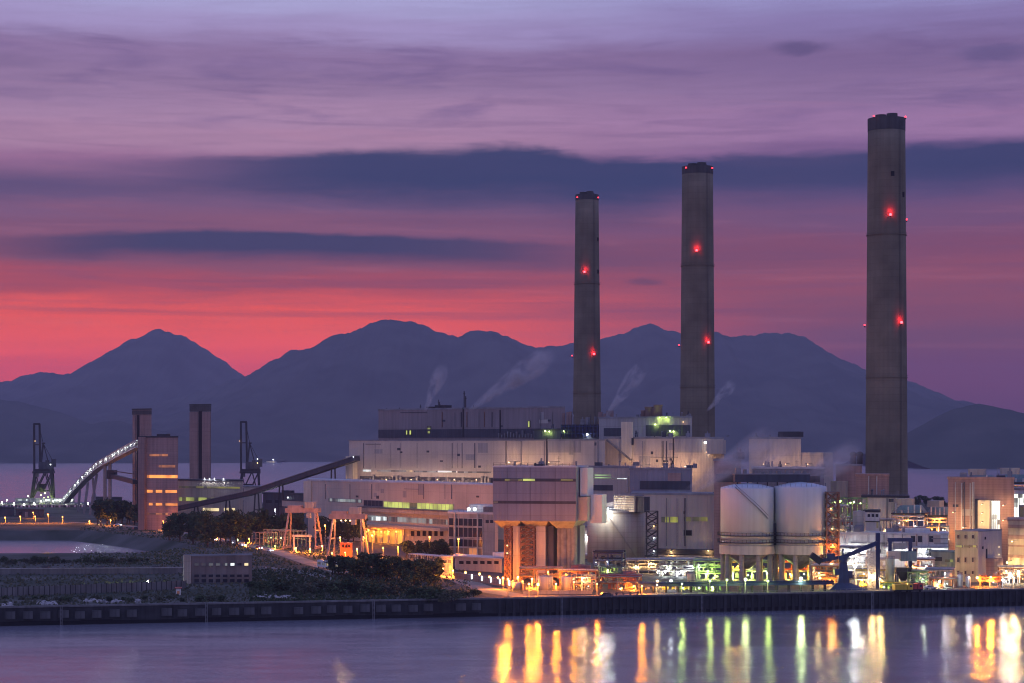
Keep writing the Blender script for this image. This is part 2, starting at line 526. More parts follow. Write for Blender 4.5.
def facade_detail(w, seed, n, p0, p1, y0, y1, mats=('steel_grey', 'roof_grey', 'clad_dark')):
    """downpipes, ladders, louvre vents, cable trays and patched sheets fixed to a facade, each a part"""
    r = random.Random(seed)
    for k in range(n):
        px = r.uniform(p0, p1); u = w.u(px); zt, zb = w.z(px, y0), w.z(px, y1); mt = mats[k % len(mats)]; q = r.random()
        if q < .30:
            MB().box(u, u + .28, -.4, -.02, zb, zt).build('downpipe', mt, w.root)
        elif q < .48:
            z = r.uniform(zb, zt - 1.5); MB().box(u, u + r.uniform(1, 2.6), -.16, .02, z, z + r.uniform(.8, 1.6)).build('vent', 'clad_dark', w.root)
        elif q < .60:
            m = MB(); z = zb
            for s in (0, .55): m.box(u + s, u + s + .08, -.5, -.42, zb, zt)
            while z < zt: m.box(u + .08, u + .55, -.48, -.44, z, z + .07); z += .7
            m.build('ladder', 'steel_grey', w.root)
        elif q < .74:
            z = r.uniform(zb, zt); MB().box(u, min(w.L, u + r.uniform(6, 22)), -.35, -.02, z, z + .3).build('cable_tray', mt, w.root)
        else:
            z = r.uniform(zb, zt - 3); MB().box(u, min(w.L - .1, u + r.uniform(2.5, 7)), -.05, .02, z, min(zt, z + r.uniform(2, 6))).build('patched_sheet', r.choice(('clad_mauve', 'clad_pink', 'clad_grey')), w.root)


# ---------------------------------------------------------------- world
world = bpy.data.worlds.new("World")
scene.world = world
world.use_nodes = True
wt = world.node_tree
for n in list(wt.nodes): wt.nodes.remove(n)


class E:
    """shader-node arithmetic"""
    def __init__(self, s): self.s = s
    @staticmethod
    def m(op, *a, clamp=False):
        n = wt.nodes.new('ShaderNodeMath'); n.operation = op; n.use_clamp = clamp
        for i, x in enumerate(a):
            if isinstance(x, E): wt.links.new(x.s, n.inputs[i])
            else: n.inputs[i].default_value = x
        return E(n.outputs[0])
    def __add__(self, o): return E.m('ADD', self, o)
    __radd__ = __add__
    def __sub__(self, o): return E.m('SUBTRACT', self, o)
    def __rsub__(self, o): return E.m('SUBTRACT', o, self)
    def __mul__(self, o): return E.m('MULTIPLY', self, o)
    __rmul__ = __mul__
    def __truediv__(self, o): return E.m('DIVIDE', self, o)


def sstep(x, a, b, lo=0.0, hi=1.0):
    n = wt.nodes.new('ShaderNodeMapRange'); n.interpolation_type = 'SMOOTHSTEP'
    wt.links.new(x.s, n.inputs[0])
    for i, v in ((1, a), (2, b), (3, lo), (4, hi)):
        if isinstance(v, E): wt.links.new(v.s, n.inputs[i])
        else: n.inputs[i].default_value = v
    return E(n.outputs[0])


def wnoise(u, v, w, detail=5, rough=0.55, dist=0.0):
    c = wt.nodes.new('ShaderNodeCombineXYZ')
    wt.links.new(u.s, c.inputs[0]); wt.links.new(v.s, c.inputs[1]); c.inputs[2].default_value = w
    n = wt.nodes.new('ShaderNodeTexNoise'); n.inputs['Scale'].default_value = 1.0
    n.inputs['Detail'].default_value = detail; n.inputs['Roughness'].default_value = rough; n.inputs['Distortion'].default_value = dist
    wt.links.new(c.outputs[0], n.inputs['Vector'])
    return E(n.outputs[0])


def wramp(fac, stops):
    n = wt.nodes.new('ShaderNodeValToRGB')
    cr = n.color_ramp
    cr.interpolation = 'EASE'
    while len(cr.elements) > 1: cr.elements.remove(cr.elements[-1])
    cr.elements[0].position = stops[0][0] / 460.0; cr.elements[0].color = (*lin(stops[0][1]), 1)
    for p, c in stops[1:]:
        e = cr.elements.new(p / 460.0); e.color = (*lin(c), 1)
    wt.links.new(fac.s, n.inputs[0])
    return n.outputs[0]


def wcurve(fac, pts):
    """float curve of (u, value) with u in -600..1624 and values 0..1"""
    n = wt.nodes.new('ShaderNodeFloatCurve')
    c = n.mapping.curves[0]
    ps = [((u + 600) / 2224.0, v) for u, v in pts]
    c.points[0].location = ps[0]; c.points[-1].location = ps[-1]
    for p in ps[1:-1]: c.points.new(*p)
    n.mapping.update()
    wt.links.new(((fac + 600.0) / 2224.0).s, n.inputs['Value'])
    return E(n.outputs[0])


def wmix(f, a, b):
    n = wt.nodes.new('ShaderNodeMix'); n.data_type = 'RGBA'
    if isinstance(f, E): wt.links.new(f.s, n.inputs[0])
    else: n.inputs[0].default_value = f
    for i, x in ((6, a), (7, b)):
        if isinstance(x, tuple): n.inputs[i].default_value = (*x, 1)
        else: wt.links.new(x, n.inputs[i])
    return n.outputs[2]


tc = wt.nodes.new('ShaderNodeTexCoord')
sp = wt.nodes.new('ShaderNodeSeparateXYZ'); wt.links.new(tc.outputs['Generated'], sp.inputs[0])
wx, wy, wz = (E(sp.outputs[i]) for i in range(3))
hh = E.m('SQRT', wx * wx + wy * wy + 1e-6)
el = wz / hh                                     # tangent of the elevation
az = E.m('ARCTAN2', wx, wy)                      # 0 straight ahead
U = az * 2000.0 + 512.0
V = 446.0 - el * 2000.0                          # sky row: 446 at the horizon, falling with height
nA = wnoise(U / 330.0, V / 42.0, 3.1, 6, 0.55, 0.4)
nB = wnoise(U / 150.0, V / 26.0, 9.7, 6, 0.6, 0.6)
nC = wnoise(U / 700.0, V / 16.0, 5.2, 4, 0.5, 0.3)
nD = wnoise(U / 55.0, V / 17.0, 1.7, 5, 0.6, 0.8)
Vd = V + (nA - 0.5) * 44.0 + (nB - 0.5) * 14.0
facV = E.m('DIVIDE', Vd, 460.0, clamp=True)
SKY_L = [(0, (166, 160, 206)), (28, (160, 144, 192)), (58, (140, 114, 158)), (88, (145, 117, 157)), (118, (164, 129, 165)), (140, (166, 127, 161)),
         (165, (150, 106, 146)), (200, (120, 87, 126)), (232, (126, 82, 116)), (262, (132, 78, 108)), (286, (164, 76, 98)), (310, (220, 88, 92)), (345, (222, 90, 98)),
         (372, (200, 84, 104)), (400, (170, 80, 104)), (455, (120, 75, 108))]
SKY_R = [(0, (146, 138, 190)), (28, (134, 118, 170)), (62, (124, 100, 146)), (95, (138, 110, 154)), (130, (152, 115, 160)), (150, (126, 94, 142)), (185, (94, 76, 122)),
         (215, (112, 78, 118)), (250, (124, 74, 108)), (280, (136, 77, 106)), (305, (128, 77, 108)), (335, (112, 76, 112)), (372, (108, 74, 114)), (455, (96, 72, 112))]
left = wramp(facV, SKY_L); right = wramp(facV, SKY_R)
base = wmix(sstep(U + (nA - 0.5) * 160.0, 360.0, 860.0), left, right)
# broad purple veil high up, and fine streaks in the red
veil = sstep(nB, 0.48, 0.72) * sstep(V, 20.0, 55.0) * sstep(V, 110.0, 150.0, 1.0, 0.0) * 0.55
base = wmix(veil, base, lin((108, 88, 138)))
strk = sstep(nC, 0.52, 0.72) * sstep(V, 190.0, 250.0) * sstep(V, 300.0, 350.0, 1.0, 0.0) * 0.55
base = wmix(strk, base, lin((112, 72, 108)))
# fine fibres drawn out along the wind, and ragged half-dark shreds
nE = wnoise(U / 120.0, (V + U * 0.03) / 7.0, 8.3, 6, 0.62, 0.5)
nF = wnoise(U / 260.0, (V - U * 0.02) / 11.0, 14.9, 7, 0.6, 0.9)
fib = sstep(nE, 0.40, 0.66) * sstep(V, -60.0, 30.0) * sstep(V, 350.0, 410.0, 1.0, 0.0) * 0.11
base = wmix(fib, base, lin((92, 74, 116)))
shr = sstep(nF, 0.50, 0.68) * sstep(V, 20.0, 60.0) * sstep(V, 300.0, 345.0, 1.0, 0.0) * 0.20
base = wmix(shr, base, lin((98, 76, 122)))
lit = sstep(nF, 0.46, 0.30) * sstep(V, 60.0, 110.0) * sstep(V, 320.0, 380.0, 1.0, 0.0) * 0.07
base = wmix(lit, base, lin((206, 132, 156)))
# long dark blue cloud bank: crisp wavy top, soft underside
cloudtop = wcurve(U, [(-600, .70), (0, .66), (130, .62), (220, .57), (300, .545), (380, .50), (450, .475), (520, .44), (545, .455), (575, .52), (620, .56), (720, .55), (800, .54), (900, .50), (1024, .47), (1624, .5)])
top1 = 100.0 + cloudtop * 100.0 + (nB - 0.5) * 15.0 + (nD - 0.5) * 11.0 + (nE - 0.5) * 7.0
str1 = wcurve(U, [(-600, .10), (-100, .2), (40, .22), (130, .40), (210, .66), (330, .95), (430, 1), (620, 1), (700, .92), (800, .86), (900, .93), (1024, .93), (1624, .5)])
bot1 = wcurve(U, [(-600, .4), (130, .55), (300, .72), (450, .90), (620, .85), (720, .60), (1024, .62), (1624, .5)]) * 55.0 + 8.0
d1 = V - top1
c1 = sstep(d1, -4.0, 9.0) * sstep(d1 + (nA - 0.5) * 36.0, bot1 * 0.55, bot1 * 1.5, 1.0, 0.0) * str1 * sstep(nA + nB * 0.3, 0.36, 0.60, 0.86, 1.0)
base = wmix(E.m('MINIMUM', c1, 0.97), base, lin((55, 60, 105)))
# second lens of cloud, lower left
top2 = wcurve(U, [(-600, .6), (0, .50), (60, .46), (130, .36), (200, .31), (300, .33), (400, .38), (500, .46), (600, .56), (1624, .6)]) * 50.0 + 216.0 + (nB - 0.5) * 9.0 + (nD - 0.5) * 7.0 + (nE - 0.5) * 5.0
str2 = wcurve(U, [(-600, 0), (-60, .12), (40, .50), (130, .90), (220, 1), (360, .97), (460, .86), (540, .5), (620, .2), (760, 0.05), (1624, 0)])
d2 = V - top2
c2 = sstep(d2, -2.0, 5.0) * sstep(d2 + (nA - 0.5) * 16.0, 15.0, 36.0, 1.0, 0.0) * str2
base = wmix(E.m('MINIMUM', c2, 0.97), base, lin((64, 62, 104)))
# dark wisps at the left edge and small scud low over the ridge and high right
d3 = V + (nA - 0.5) * 26.0
c3 = sstep(d3, 180.0, 192.0) * sstep(d3, 196.0, 216.0, 1.0, 0.0) * sstep(U, 40.0, 220.0, 1.0, 0.0) * 0.6
base = wmix(c3, base, lin((82, 72, 116)))
def scud(cu, cv, ru, rv, amt, col, base):
    a = (U - cu) / ru; b = (V + (nD - 0.5) * rv * 2.2 - cv) / rv
    f = sstep(E.m('SQRT', a * a + b * b) + (nB - 0.5) * 1.2, 0.2, 1.1, 1.0, 0.0) * amt
    return wmix(f, base, lin(col))
base = scud(645, 282, 26, 6, .65, (96, 68, 104), base)
base = scud(798, 52, 34, 9, .75, (92, 78, 124), base)
base = scud(985, 64, 46, 15, .65, (92, 80, 128), base)
base = scud(15, 74, 60, 10, .45, (112, 92, 136), base)
# the rest of the dome: deep blue overhead and mauve dusk behind the viewer
dusk = wmix(sstep(el, 0.0, 1.6), lin(DUSK_LOW), lin(DUSK_HIGH))
zen = wmix(sstep(el, 0.23, 0.9), base, dusk)
full = wmix(sstep(E.m('ABSOLUTE', az), 0.55, 1.7), zen, dusk)
full = wmix(sstep(el, -0.05, -0.002), lin((60, 56, 84)), full)
# the sky lies beyond the haze: as bright as it must be to be seen through that air
elc = E.m('MAXIMUM', el, 0.012)
path = E.m('MINIMUM', E.m('DIVIDE', HTOP - 55.0, elc) * E.m('SQRT', 1.0 + el * el), 18000.0)
tr_ = E.m('EXPONENT', path * -HAZE)
vm = wt.nodes.new('ShaderNodeVectorMath'); vm.operation = 'SCALE'
cmb = wt.nodes.new('ShaderNodeCombineXYZ')
for i_, c_ in enumerate(AIR): wt.links.new(((1.0 - tr_) * c_).s, cmb.inputs[i_])
sb = wt.nodes.new('ShaderNodeVectorMath'); sb.operation = 'SUBTRACT'
wt.links.new(full, sb.inputs[0]); wt.links.new(cmb.outputs[0], sb.inputs[1])
mxv = wt.nodes.new('ShaderNodeVectorMath'); mxv.operation = 'MAXIMUM'; wt.links.new(sb.outputs[0], mxv.inputs[0]); mxv.inputs[1].default_value = (0.002, 0.002, 0.004)
wt.links.new(mxv.outputs[0], vm.inputs[0]); wt.links.new((1.0 / tr_ if False else E.m('DIVIDE', 1.0, tr_)).s, vm.inputs['Scale'])
full = vm.outputs[0]
nish = wt.nodes.new('ShaderNodeTexSky'); nish.sky_type = 'NISHITA'; nish.sun_disc = False
nish.sun_elevation = R(-3.0); nish.sun_rotation = R(-12.0)
bg1 = wt.nodes.new('ShaderNodeBackground'); wt.links.new(full, bg1.inputs[0]); bg1.inputs[1].default_value = 1.0
bg2 = wt.nodes.new('ShaderNodeBackground'); wt.links.new(nish.outputs[0], bg2.inputs[0]); bg2.inputs[1].default_value = 0.05
ads = wt.nodes.new('ShaderNodeAddShader'); wt.links.new(bg1.outputs[0], ads.inputs[0]); wt.links.new(bg2.outputs[0], ads.inputs[1])
wo = wt.nodes.new('ShaderNodeOutputWorld'); wt.links.new(ads.outputs[0], wo.inputs[0])

# ---------------------------------------------------------------- camera
cam = bpy.data.cameras.new('camera')
cam.sensor_width = 36.0; cam.lens = 36.0 * F / 1024.0
cam.shift_y = (HY - 341.5) / 1024.0
cam.clip_start = 1.0; cam.clip_end = 60000.0
co = bpy.data.objects.new('camera', cam); COL.objects.link(co)
co.location = (0, 0, H); co.rotation_euler = (R(90), 0, 0)
scene.camera = co
scene.view_settings.view_transform = 'Standard'
scene.view_settings.look = 'None'
scene.view_settings.exposure = 0.0
scene.view_settings.gamma = 1.0
scene.cycles.sample_clamp_indirect = 3.0
scene.cycles.max_bounces = 6
scene.cycles.diffuse_bounces = 3
scene.cycles.glossy_bounces = 3
scene.cycles.use_denoising = True
scene.cycles.filter_width = 1.1
scene.cycles.volume_max_steps = 256
# ================================================================ SETTING
def qy(x): return 611.0 + (x + 156.0) * 0.2346      # the line of the quay edge


# sea
m, nt, b = new_mat('sea_water')
b.inputs['Base Color'].default_value = (0.21, 0.195, 0.225, 1)
b.inputs['IOR'].default_value = 1.33
tcn = nd(nt, 'ShaderNodeTexCoord')
mpn = nd(nt, 'ShaderNodeMapping'); mpn.inputs['Scale'].default_value = (0.010, 0.022, 1)
nt.links.new(tcn.outputs['Object'], mpn.inputs['Vector'])
nz = nd(nt, 'ShaderNodeTexNoise'); nz.inputs['Scale'].default_value = 1.0; nz.inputs['Detail'].default_value = 3; nz.inputs['Distortion'].default_value = 0.6
nt.links.new(mpn.outputs[0], nz.inputs['Vector'])
mr = nd(nt, 'ShaderNodeMapRange'); mr.inputs[1].default_value = 0.42; mr.inputs[2].default_value = 0.58
mr.inputs[3].default_value = 0.13; mr.inputs[4].default_value = 0.19
nt.links.new(nz.outputs[0], mr.inputs[0]); nt.links.new(mr.outputs[0], b.inputs['Roughness'])
# wavelets too small to see one by one tilt the surface, mostly towards and away from the shore
mp2 = nd(nt, 'ShaderNodeMapping'); mp2.inputs['Scale'].default_value = (3.5, 9.0, 1)
n2 = nd(nt, 'ShaderNodeTexNoise'); n2.inputs['Scale'].default_value = 1.0; n2.inputs['Detail'].default_value = 1
nt.links.new(tcn.outputs['Object'], mp2.inputs['Vector']); nt.links.new(mp2.outputs[0], n2.inputs['Vector'])
sb2 = nd(nt, 'ShaderNodeVectorMath', operation='SUBTRACT'); nt.links.new(n2.outputs['Color'], sb2.inputs[0]); sb2.inputs[1].default_value = (.5, .5, .5)
ml2 = nd(nt, 'ShaderNodeVectorMath', operation='MULTIPLY'); nt.links.new(sb2.outputs[0], ml2.inputs[0])
amp = nd(nt, 'ShaderNodeMapRange'); amp.inputs[1].default_value = .42; amp.inputs[2].default_value = .58; amp.inputs[3].default_value = .30; amp.inputs[4].default_value = .50
nt.links.new(nz.outputs[0], amp.inputs[0])
cxy = nd(nt, 'ShaderNodeCombineXYZ'); cxy.inputs[0].default_value = .30
syw = nd(nt, 'ShaderNodeSeparateXYZ'); nt.links.new(tcn.outputs['Object'], syw.inputs[0])
far = nd(nt, 'ShaderNodeMapRange'); far.inputs[1].default_value = 900; far.inputs[2].default_value = 1900; far.inputs[3].default_value = 1; far.inputs[4].default_value = 2.6
nt.links.new(syw.outputs[1], far.inputs[0])                     # open water beyond the jetty is rougher than the basin
mfa = nd(nt, 'ShaderNodeMath', operation='MULTIPLY'); nt.links.new(amp.outputs[0], mfa.inputs[0]); nt.links.new(far.outputs[0], mfa.inputs[1])
nt.links.new(mfa.outputs[0], cxy.inputs[1])
nt.links.new(cxy.outputs[0], ml2.inputs[1])
mp4 = nd(nt, 'ShaderNodeMapping'); mp4.inputs['Scale'].default_value = (0.05, 0.16, 1)
n4 = nd(nt, 'ShaderNodeTexNoise'); n4.inputs['Scale'].default_value = 1.0; n4.inputs['Detail'].default_value = 2
nt.links.new(tcn.outputs['Object'], mp4.inputs['Vector']); nt.links.new(mp4.outputs[0], n4.inputs['Vector'])
sb4 = nd(nt, 'ShaderNodeVectorMath', operation='SUBTRACT'); nt.links.new(n4.outputs['Color'], sb4.inputs[0]); sb4.inputs[1].default_value = (.5, .5, .5)
ml4 = nd(nt, 'ShaderNodeVectorMath', operation='MULTIPLY'); nt.links.new(sb4.outputs[0], ml4.inputs[0]); ml4.inputs[1].default_value = (.06, .06, 0)
ad4 = nd(nt, 'ShaderNodeVectorMath', operation='ADD'); nt.links.new(ml4.outputs[0], ad4.inputs[0]); nt.links.new(ml2.outputs[0], ad4.inputs[1])
ad2 = nd(nt, 'ShaderNodeVectorMath', operation='ADD'); nt.links.new(ad4.outputs[0], ad2.inputs[0]); ad2.inputs[1].default_value = (0, 0, 1)
nm2 = nd(nt, 'ShaderNodeVectorMath', operation='NORMALIZE'); nt.links.new(ad2.outputs[0], nm2.inputs[0])
nt.links.new(nm2.outputs[0], b.inputs['Normal'])
mb = MB()
mb._add([(-15500, -250, 0), (15500, -250, 0), (15500, 17800, 0), (-15500, 17800, 0)], [(0, 1, 2, 3)])
tag(mb.build('sea', 'sea_water'), kind='structure')

# ground sheet with the lagoon notch on the left
NOTCH = [(-640, 1165), (-259, 1162), (-237, 1124), (-214, 1086), (-188, 1035), (-170, 988), (-186, 935), (-640, 905)]
cxn, cyn = -420.0, 1030.0
edge = [(cxn + (x - cxn) * 1.06, cyn + (y - cyn) * 1.08) for x, y in NOTCH]
outline = [(-520, qy(-520)), (420, qy(420)), (900, 1000), (900, 1780), (-290, 1720), (-305, 1620), (-640, 1600)] + edge
m, nt, b = new_mat('ground_soil')
tcn = nd(nt, 'ShaderNodeTexCoord')
na = nd(nt, 'ShaderNodeTexNoise'); na.inputs['Scale'].default_value = 0.035; na.inputs['Detail'].default_value = 8
nt.links.new(tcn.outputs['Object'], na.inputs['Vector'])
cr = nd(nt, 'ShaderNodeValToRGB')
cr.color_ramp.elements[0].position = 0.36; cr.color_ramp.elements[0].color = (0.050, 0.060, 0.042, 1)
cr.color_ramp.elements[1].position = 0.66; cr.color_ramp.elements[1].color = (0.125, 0.118, 0.105, 1)
nt.links.new(na.outputs[0], cr.inputs[0]); nt.links.new(cr.outputs[0], b.inputs['Base Color'])
b.inputs['Roughness'].default_value = 0.9; b.inputs['Specular IOR Level'].default_value = 0.1
mb = MB(); mb._add([(x, y, GZ) for x, y in outline], [tuple(range(len(outline)))])
tag(mb.build('ground', 'ground_soil'), kind='structure')
mb = MB()
vs = [(x, y, GZ) for x, y in edge] + [(x, y, -1.5) for x, y in NOTCH]
n = len(edge)
mb._add(vs, [(i, i + 1, n + i + 1, n + i) for i in range(n - 1)])
back = [(900, 1780), (-290, 1720), (-305, 1620), (-640, 1600)]
mb._add([(x, y, GZ) for x, y in back] + [(x, y + 8, -1.5) for x, y in back], [(i, i + 1, 4 + i + 1, 4 + i) for i in range(3)])
tag(mb.build('shore_bank', 'ground_soil'), kind='structure')
m, nt, b = new_mat('lagoon_water')
b.inputs['Base Color'].default_value = (0.22, 0.20, 0.23, 1); b.inputs['Roughness'].default_value = 0.22; b.inputs['IOR'].default_value = 1.33
tcn = nd(nt, 'ShaderNodeTexCoord'); nz = nd(nt, 'ShaderNodeTexNoise'); nz.inputs['Scale'].default_value = 0.05; nz.inputs['Detail'].default_value = 3
nt.links.new(tcn.outputs['Object'], nz.inputs['Vector'])
bp = nd(nt, 'ShaderNodeBump'); bp.inputs['Strength'].default_value = .06; nt.links.new(nz.outputs[0], bp.inputs['Height']); nt.links.new(bp.outputs[0], b.inputs['Normal'])
mb = MB(); mb._add([(x, y, .06) for x, y in NOTCH], [tuple(range(len(NOTCH)))])
tag(mb.build('lagoon', 'lagoon_water'), kind='structure')
# paved yard of the power station
yard = [(gp(452, 577).x, gp(452, 577).y), (-5, qy(-5) + 3), (410, qy(410) + 3), (700, 1300), (200, 1500), (-230, 1300), (-120, 1000)]
mb = MB(); mb._add([(x, y, GZ + 0.03) for x, y in yard], [tuple(range(len(yard)))])
tag(mb.build('yard_pavement', 'asphalt'), kind='structure')


def ribbon(name, pts, w, mat, z=GZ + 0.07):
    mb = MB(); vs = []
    for i, p in enumerate(pts):
        a = Vector(pts[max(0, i - 1)][:2]); c = Vector(pts[min(len(pts) - 1, i + 1)][:2])
        d = (c - a).normalized(); s = Vector((-d.y, d.x)) * w / 2
        vs += [(p[0] + s.x, p[1] + s.y, z), (p[0] - s.x, p[1] - s.y, z)]
    mb._add(vs, [(2 * i, 2 * i + 1, 2 * i + 3, 2 * i + 2) for i in range(len(pts) - 1)])
    return tag(mb.build(name, mat), kind='structure')


ROAD = ((60, 522), (110, 524), (145, 528), (190, 534), (235, 542), (275, 551), (310, 563), (345, 573))
ribbon('coast_road', [gp(*p) for p in ROAD], 8, 'road_concrete')
ribbon('quay_road', [gp(*p) for p in ((440, 575), (458, 579), (476, 586), (494, 592), (520, 596), (560, 597), (600, 596.5), (700, 592.5))], 9, 'road_concrete')
ribbon('foreland_track', [gp(*p) for p in ((-60, 571), (90, 570.5), (200, 569.5), (262, 567), (300, 571), (330, 579), (352, 588))], 5, 'road_concrete')


# ---- mountains
def rock_mat(name, a, bcol):
    m, nt, b = new_mat(name)
    tcn = nd(nt, 'ShaderNodeTexCoord')
    na = nd(nt, 'ShaderNodeTexNoise'); na.inputs['Scale'].default_value = 0.004; na.inputs['Detail'].default_value = 8
    nt.links.new(tcn.outputs['Object'], na.inputs['Vector'])
    cr = nd(nt, 'ShaderNodeValToRGB')
    cr.color_ramp.elements[0].position = 0.35; cr.color_ramp.elements[0].color = (*a, 1)
    cr.color_ramp.elements[1].position = 0.65; cr.color_ramp.elements[1].color = (*bcol, 1)
    nt.links.new(na.outputs[0], cr.inputs[0]); nt.links.new(cr.outputs[0], b.inputs['Base Color'])
    b.inputs['Roughness'].default_value = 0.95; b.inputs['Specular IOR Level'].default_value = 0.0


rock_mat('hill_forest', (0.070, 0.080, 0.066), (0.115, 0.115, 0.095))


def interp(prof, x):
    if x <= prof[0][0]: return prof[0][1]
    for (a, ya), (c, yc) in zip(prof, prof[1:]):
        if x <= c: return ya + (yc - ya) * (x - a) / (c - a)
    return prof[-1][1]


def mountain(name, prof, Yf, Yr, Yb, seed, rough=2.6, rows=26):
    x0, x1 = prof[0][0], prof[-1][0]
    n = int((x1 - x0) / 2)
    mb = MB(); vs = []
    for j in range(rows + 9):
        front = j <= rows
        s = j / rows if front else 1 - (j - rows) / 8.0
        Y = Yf + (Yr - Yf) * s if front else Yr + (Yb - Yr) * (1 - s)
        for i in range(n + 1):
            px = x0 + (x1 - x0) * i / n
            py = interp(prof, px) + (mnoise.fractal(Vector((px * 0.07, seed, 0)), 0.85, 2.0, 6)) * rough
            h = Z(py, Yr)
            x = X(px, Yr)
            sp = mnoise.fractal(Vector((x * 0.0017, Y * 0.0005, seed)), 0.9, 2.0, 6)
            z = h * (s ** 1.05) * (1 + 0.62 * sp * (1 - s) * (1 if front else 0)) - 3 * (1 - s)
            vs.append((x + sp * 120 * s * (1 - s), Y, z))
    w = n + 1
    fs = [(j * w + i, j * w + i + 1, (j + 1) * w + i + 1, (j + 1) * w + i) for j in range(rows + 8) for i in range(n)]
    mb._add(vs, fs)
    o = mb.build(name, 'hill_forest', smooth=True)
    return tag(o, kind='structure')


mountain('far_mountain', [(-160, 420), (-90, 400), (-30, 386), (0, 383), (10, 381), (30, 375), (45, 371), (60, 374), (75, 373), (90, 362), (110, 351), (130, 340), (146, 334.5), (154, 331), (160, 329), (164, 330.5), (170, 331.5), (182, 335), (195, 342), (210, 351), (225, 362), (240, 374), (262, 388), (300, 404), (350, 425), (420, 446)], 8600, 12000, 14800, 3.3)
mountain('mountain_range', [(-150, 446), (-60, 436), (40, 424), (100, 414), (150, 404), (200, 391), (225, 382), (245, 376), (270, 362), (290, 351), (310, 347), (330, 336.5), (350, 333), (370, 324),
                            (390, 319), (410, 320), (425, 326), (440, 331), (458, 338), (470, 331), (485, 331), (500, 334), (520, 341), (535, 349), (560, 346), (590, 340), (620, 334), (640, 325.5),
                            (650, 323), (662, 326.5), (680, 334), (700, 336), (716, 331), (730, 336), (750, 334), (770, 334), (790, 333), (805, 338), (820, 346), (835, 355), (850, 362), (865, 370),
                            (885, 377), (905, 378.5), (920, 386), (935, 393), (950, 398), (965, 402), (985, 406), (1010, 412), (1060, 424), (1150, 440)], 6900, 10000, 12500, 7.7)
mountain('headland', [(-160, 402), (-60, 394), (0, 399), (20, 402), (40, 407), (60, 412), (75, 418), (90, 424), (105, 421.5), (120, 421), (135, 425), (160, 430), (200, 440), (250, 450), (300, 457)],
         6300, 7300, 8300, 12.1, 0.8)
mountain('near_hill', [(890, 446), (920, 426), (940, 415), (952, 409.5), (966, 405.5), (980, 404), (995, 407), (1010, 410), (1024, 413), (1045, 418), (1080, 425), (1200, 438)],
         4700, 5300, 6100, 21.9, 0.9)

# ---- haze round everything
m = bpy.data.materials.new('haze_air'); m.use_nodes = True
nt = m.node_tree
nt.nodes.remove(nt.nodes['Principled BSDF'])
pv = nt.nodes.new('ShaderNodeVolumePrincipled')
pv.inputs['Color'].default_value = (0.76, 0.70, 0.93, 1)
pv.inputs['Density'].default_value = HAZE
pv.inputs['Anisotropy'].default_value = 0.0
nt.links.new(pv.outputs[0], nt.nodes['Material Output'].inputs['Volume'])
MATS['haze_air'] = m
tag(MB().box(-16000, 16000, -400, 18000, -4, HTOP).build('haze', 'haze_air'), kind='stuff')

# ================================================================ QUAY
q0 = Vector((-520, qy(-520), 0))
qrot = math.atan(0.2346)
def qs(px):                                     # distance along the quay for a picture column at the quay line
    k = (px - 512) / F
    x = k * (611 + 156 * 0.2346) / (1 - k * 0.2346)
    return (x + 520) / math.cos(qrot)
qw = thing('quay_wall', 'long dark concrete quay wall with pale fender blocks along the waterfront', 'quay wall', q0, qrot)
Lq = 940 / math.cos(qrot)
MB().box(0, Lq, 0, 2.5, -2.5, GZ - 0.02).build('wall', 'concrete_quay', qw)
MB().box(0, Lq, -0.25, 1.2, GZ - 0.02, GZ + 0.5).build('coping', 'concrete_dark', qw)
s0, s1 = qs(-12), qs(492)
nb = int((s1 - s0) / 5.2)
fm = MB().box(0, 3.1, -0.9, 0, 2.1, 4.4).mesh('fender_block', 'fender_concrete')
for k in range(nb):
    if k in (9, 17, 27): continue                     # blocks that have gone
    fo = obj('fender_block', fm, qw, (s0 + 5.2 * k + rnd.uniform(-.2, .2), 0.0, rnd.uniform(-.12, .12)))
    fo.scale = (rnd.uniform(.9, 1.05), 1, rnd.uniform(.94, 1.04))
tb = MB(); x = 0
while x < Lq:
    d = rnd.uniform(4, 11); tb.box(x, x + d, -.06, .0, -2.4, rnd.uniform(.9, 1.5)); x += d
tb.build('tide_stain', 'opening', qw)
lad = []
for px in (60, 205, 372, 560, 700, 870):
    s = qs(px); m = MB()
    for e in (0, .6): m.box(s + e, s + e + .12, -1.15, -1.0, -1.0, GZ + .4)
    z = -.8
    while z < GZ: m.box(s + .12, s + .6, -1.12, -1.03, z, z + .09); z += .4
    m.build('ladder', 'steel_grey', qw)
s2 = qs(1045)
rm = MB(); x = s1 + 2
while x < s2:
    rm.box(x, x + 0.9, -0.55, 0, -2.5, GZ - 0.3); x += 2.4
rm.build('sheet_piling', 'concrete_quay', qw)
bol = MB().lathe([(0.28, 0), (0.22, 0.5), (0.22, 0.7), (0.42, 0.85), (0.42, 1.05), (0.15, 1.15)], 10).mesh('mooring_bollard', 'steel_dark')
for k, px in enumerate((604, 611, 618, 625, 632, 639)):
    s = qs(px)
    p = q0 + Vector((math.cos(qrot) * s - math.sin(qrot) * 1.8, math.sin(qrot) * s + math.cos(qrot) * 1.8, GZ))
    o = obj('mooring_bollard', bol, None, p); o.scale = (1.2, 1.2, 1.2)
    tag(o, 'short dark mooring bollard in the row on the quay edge below the large grey tank', 'bollard', 'mooring bollards on the quay edge')

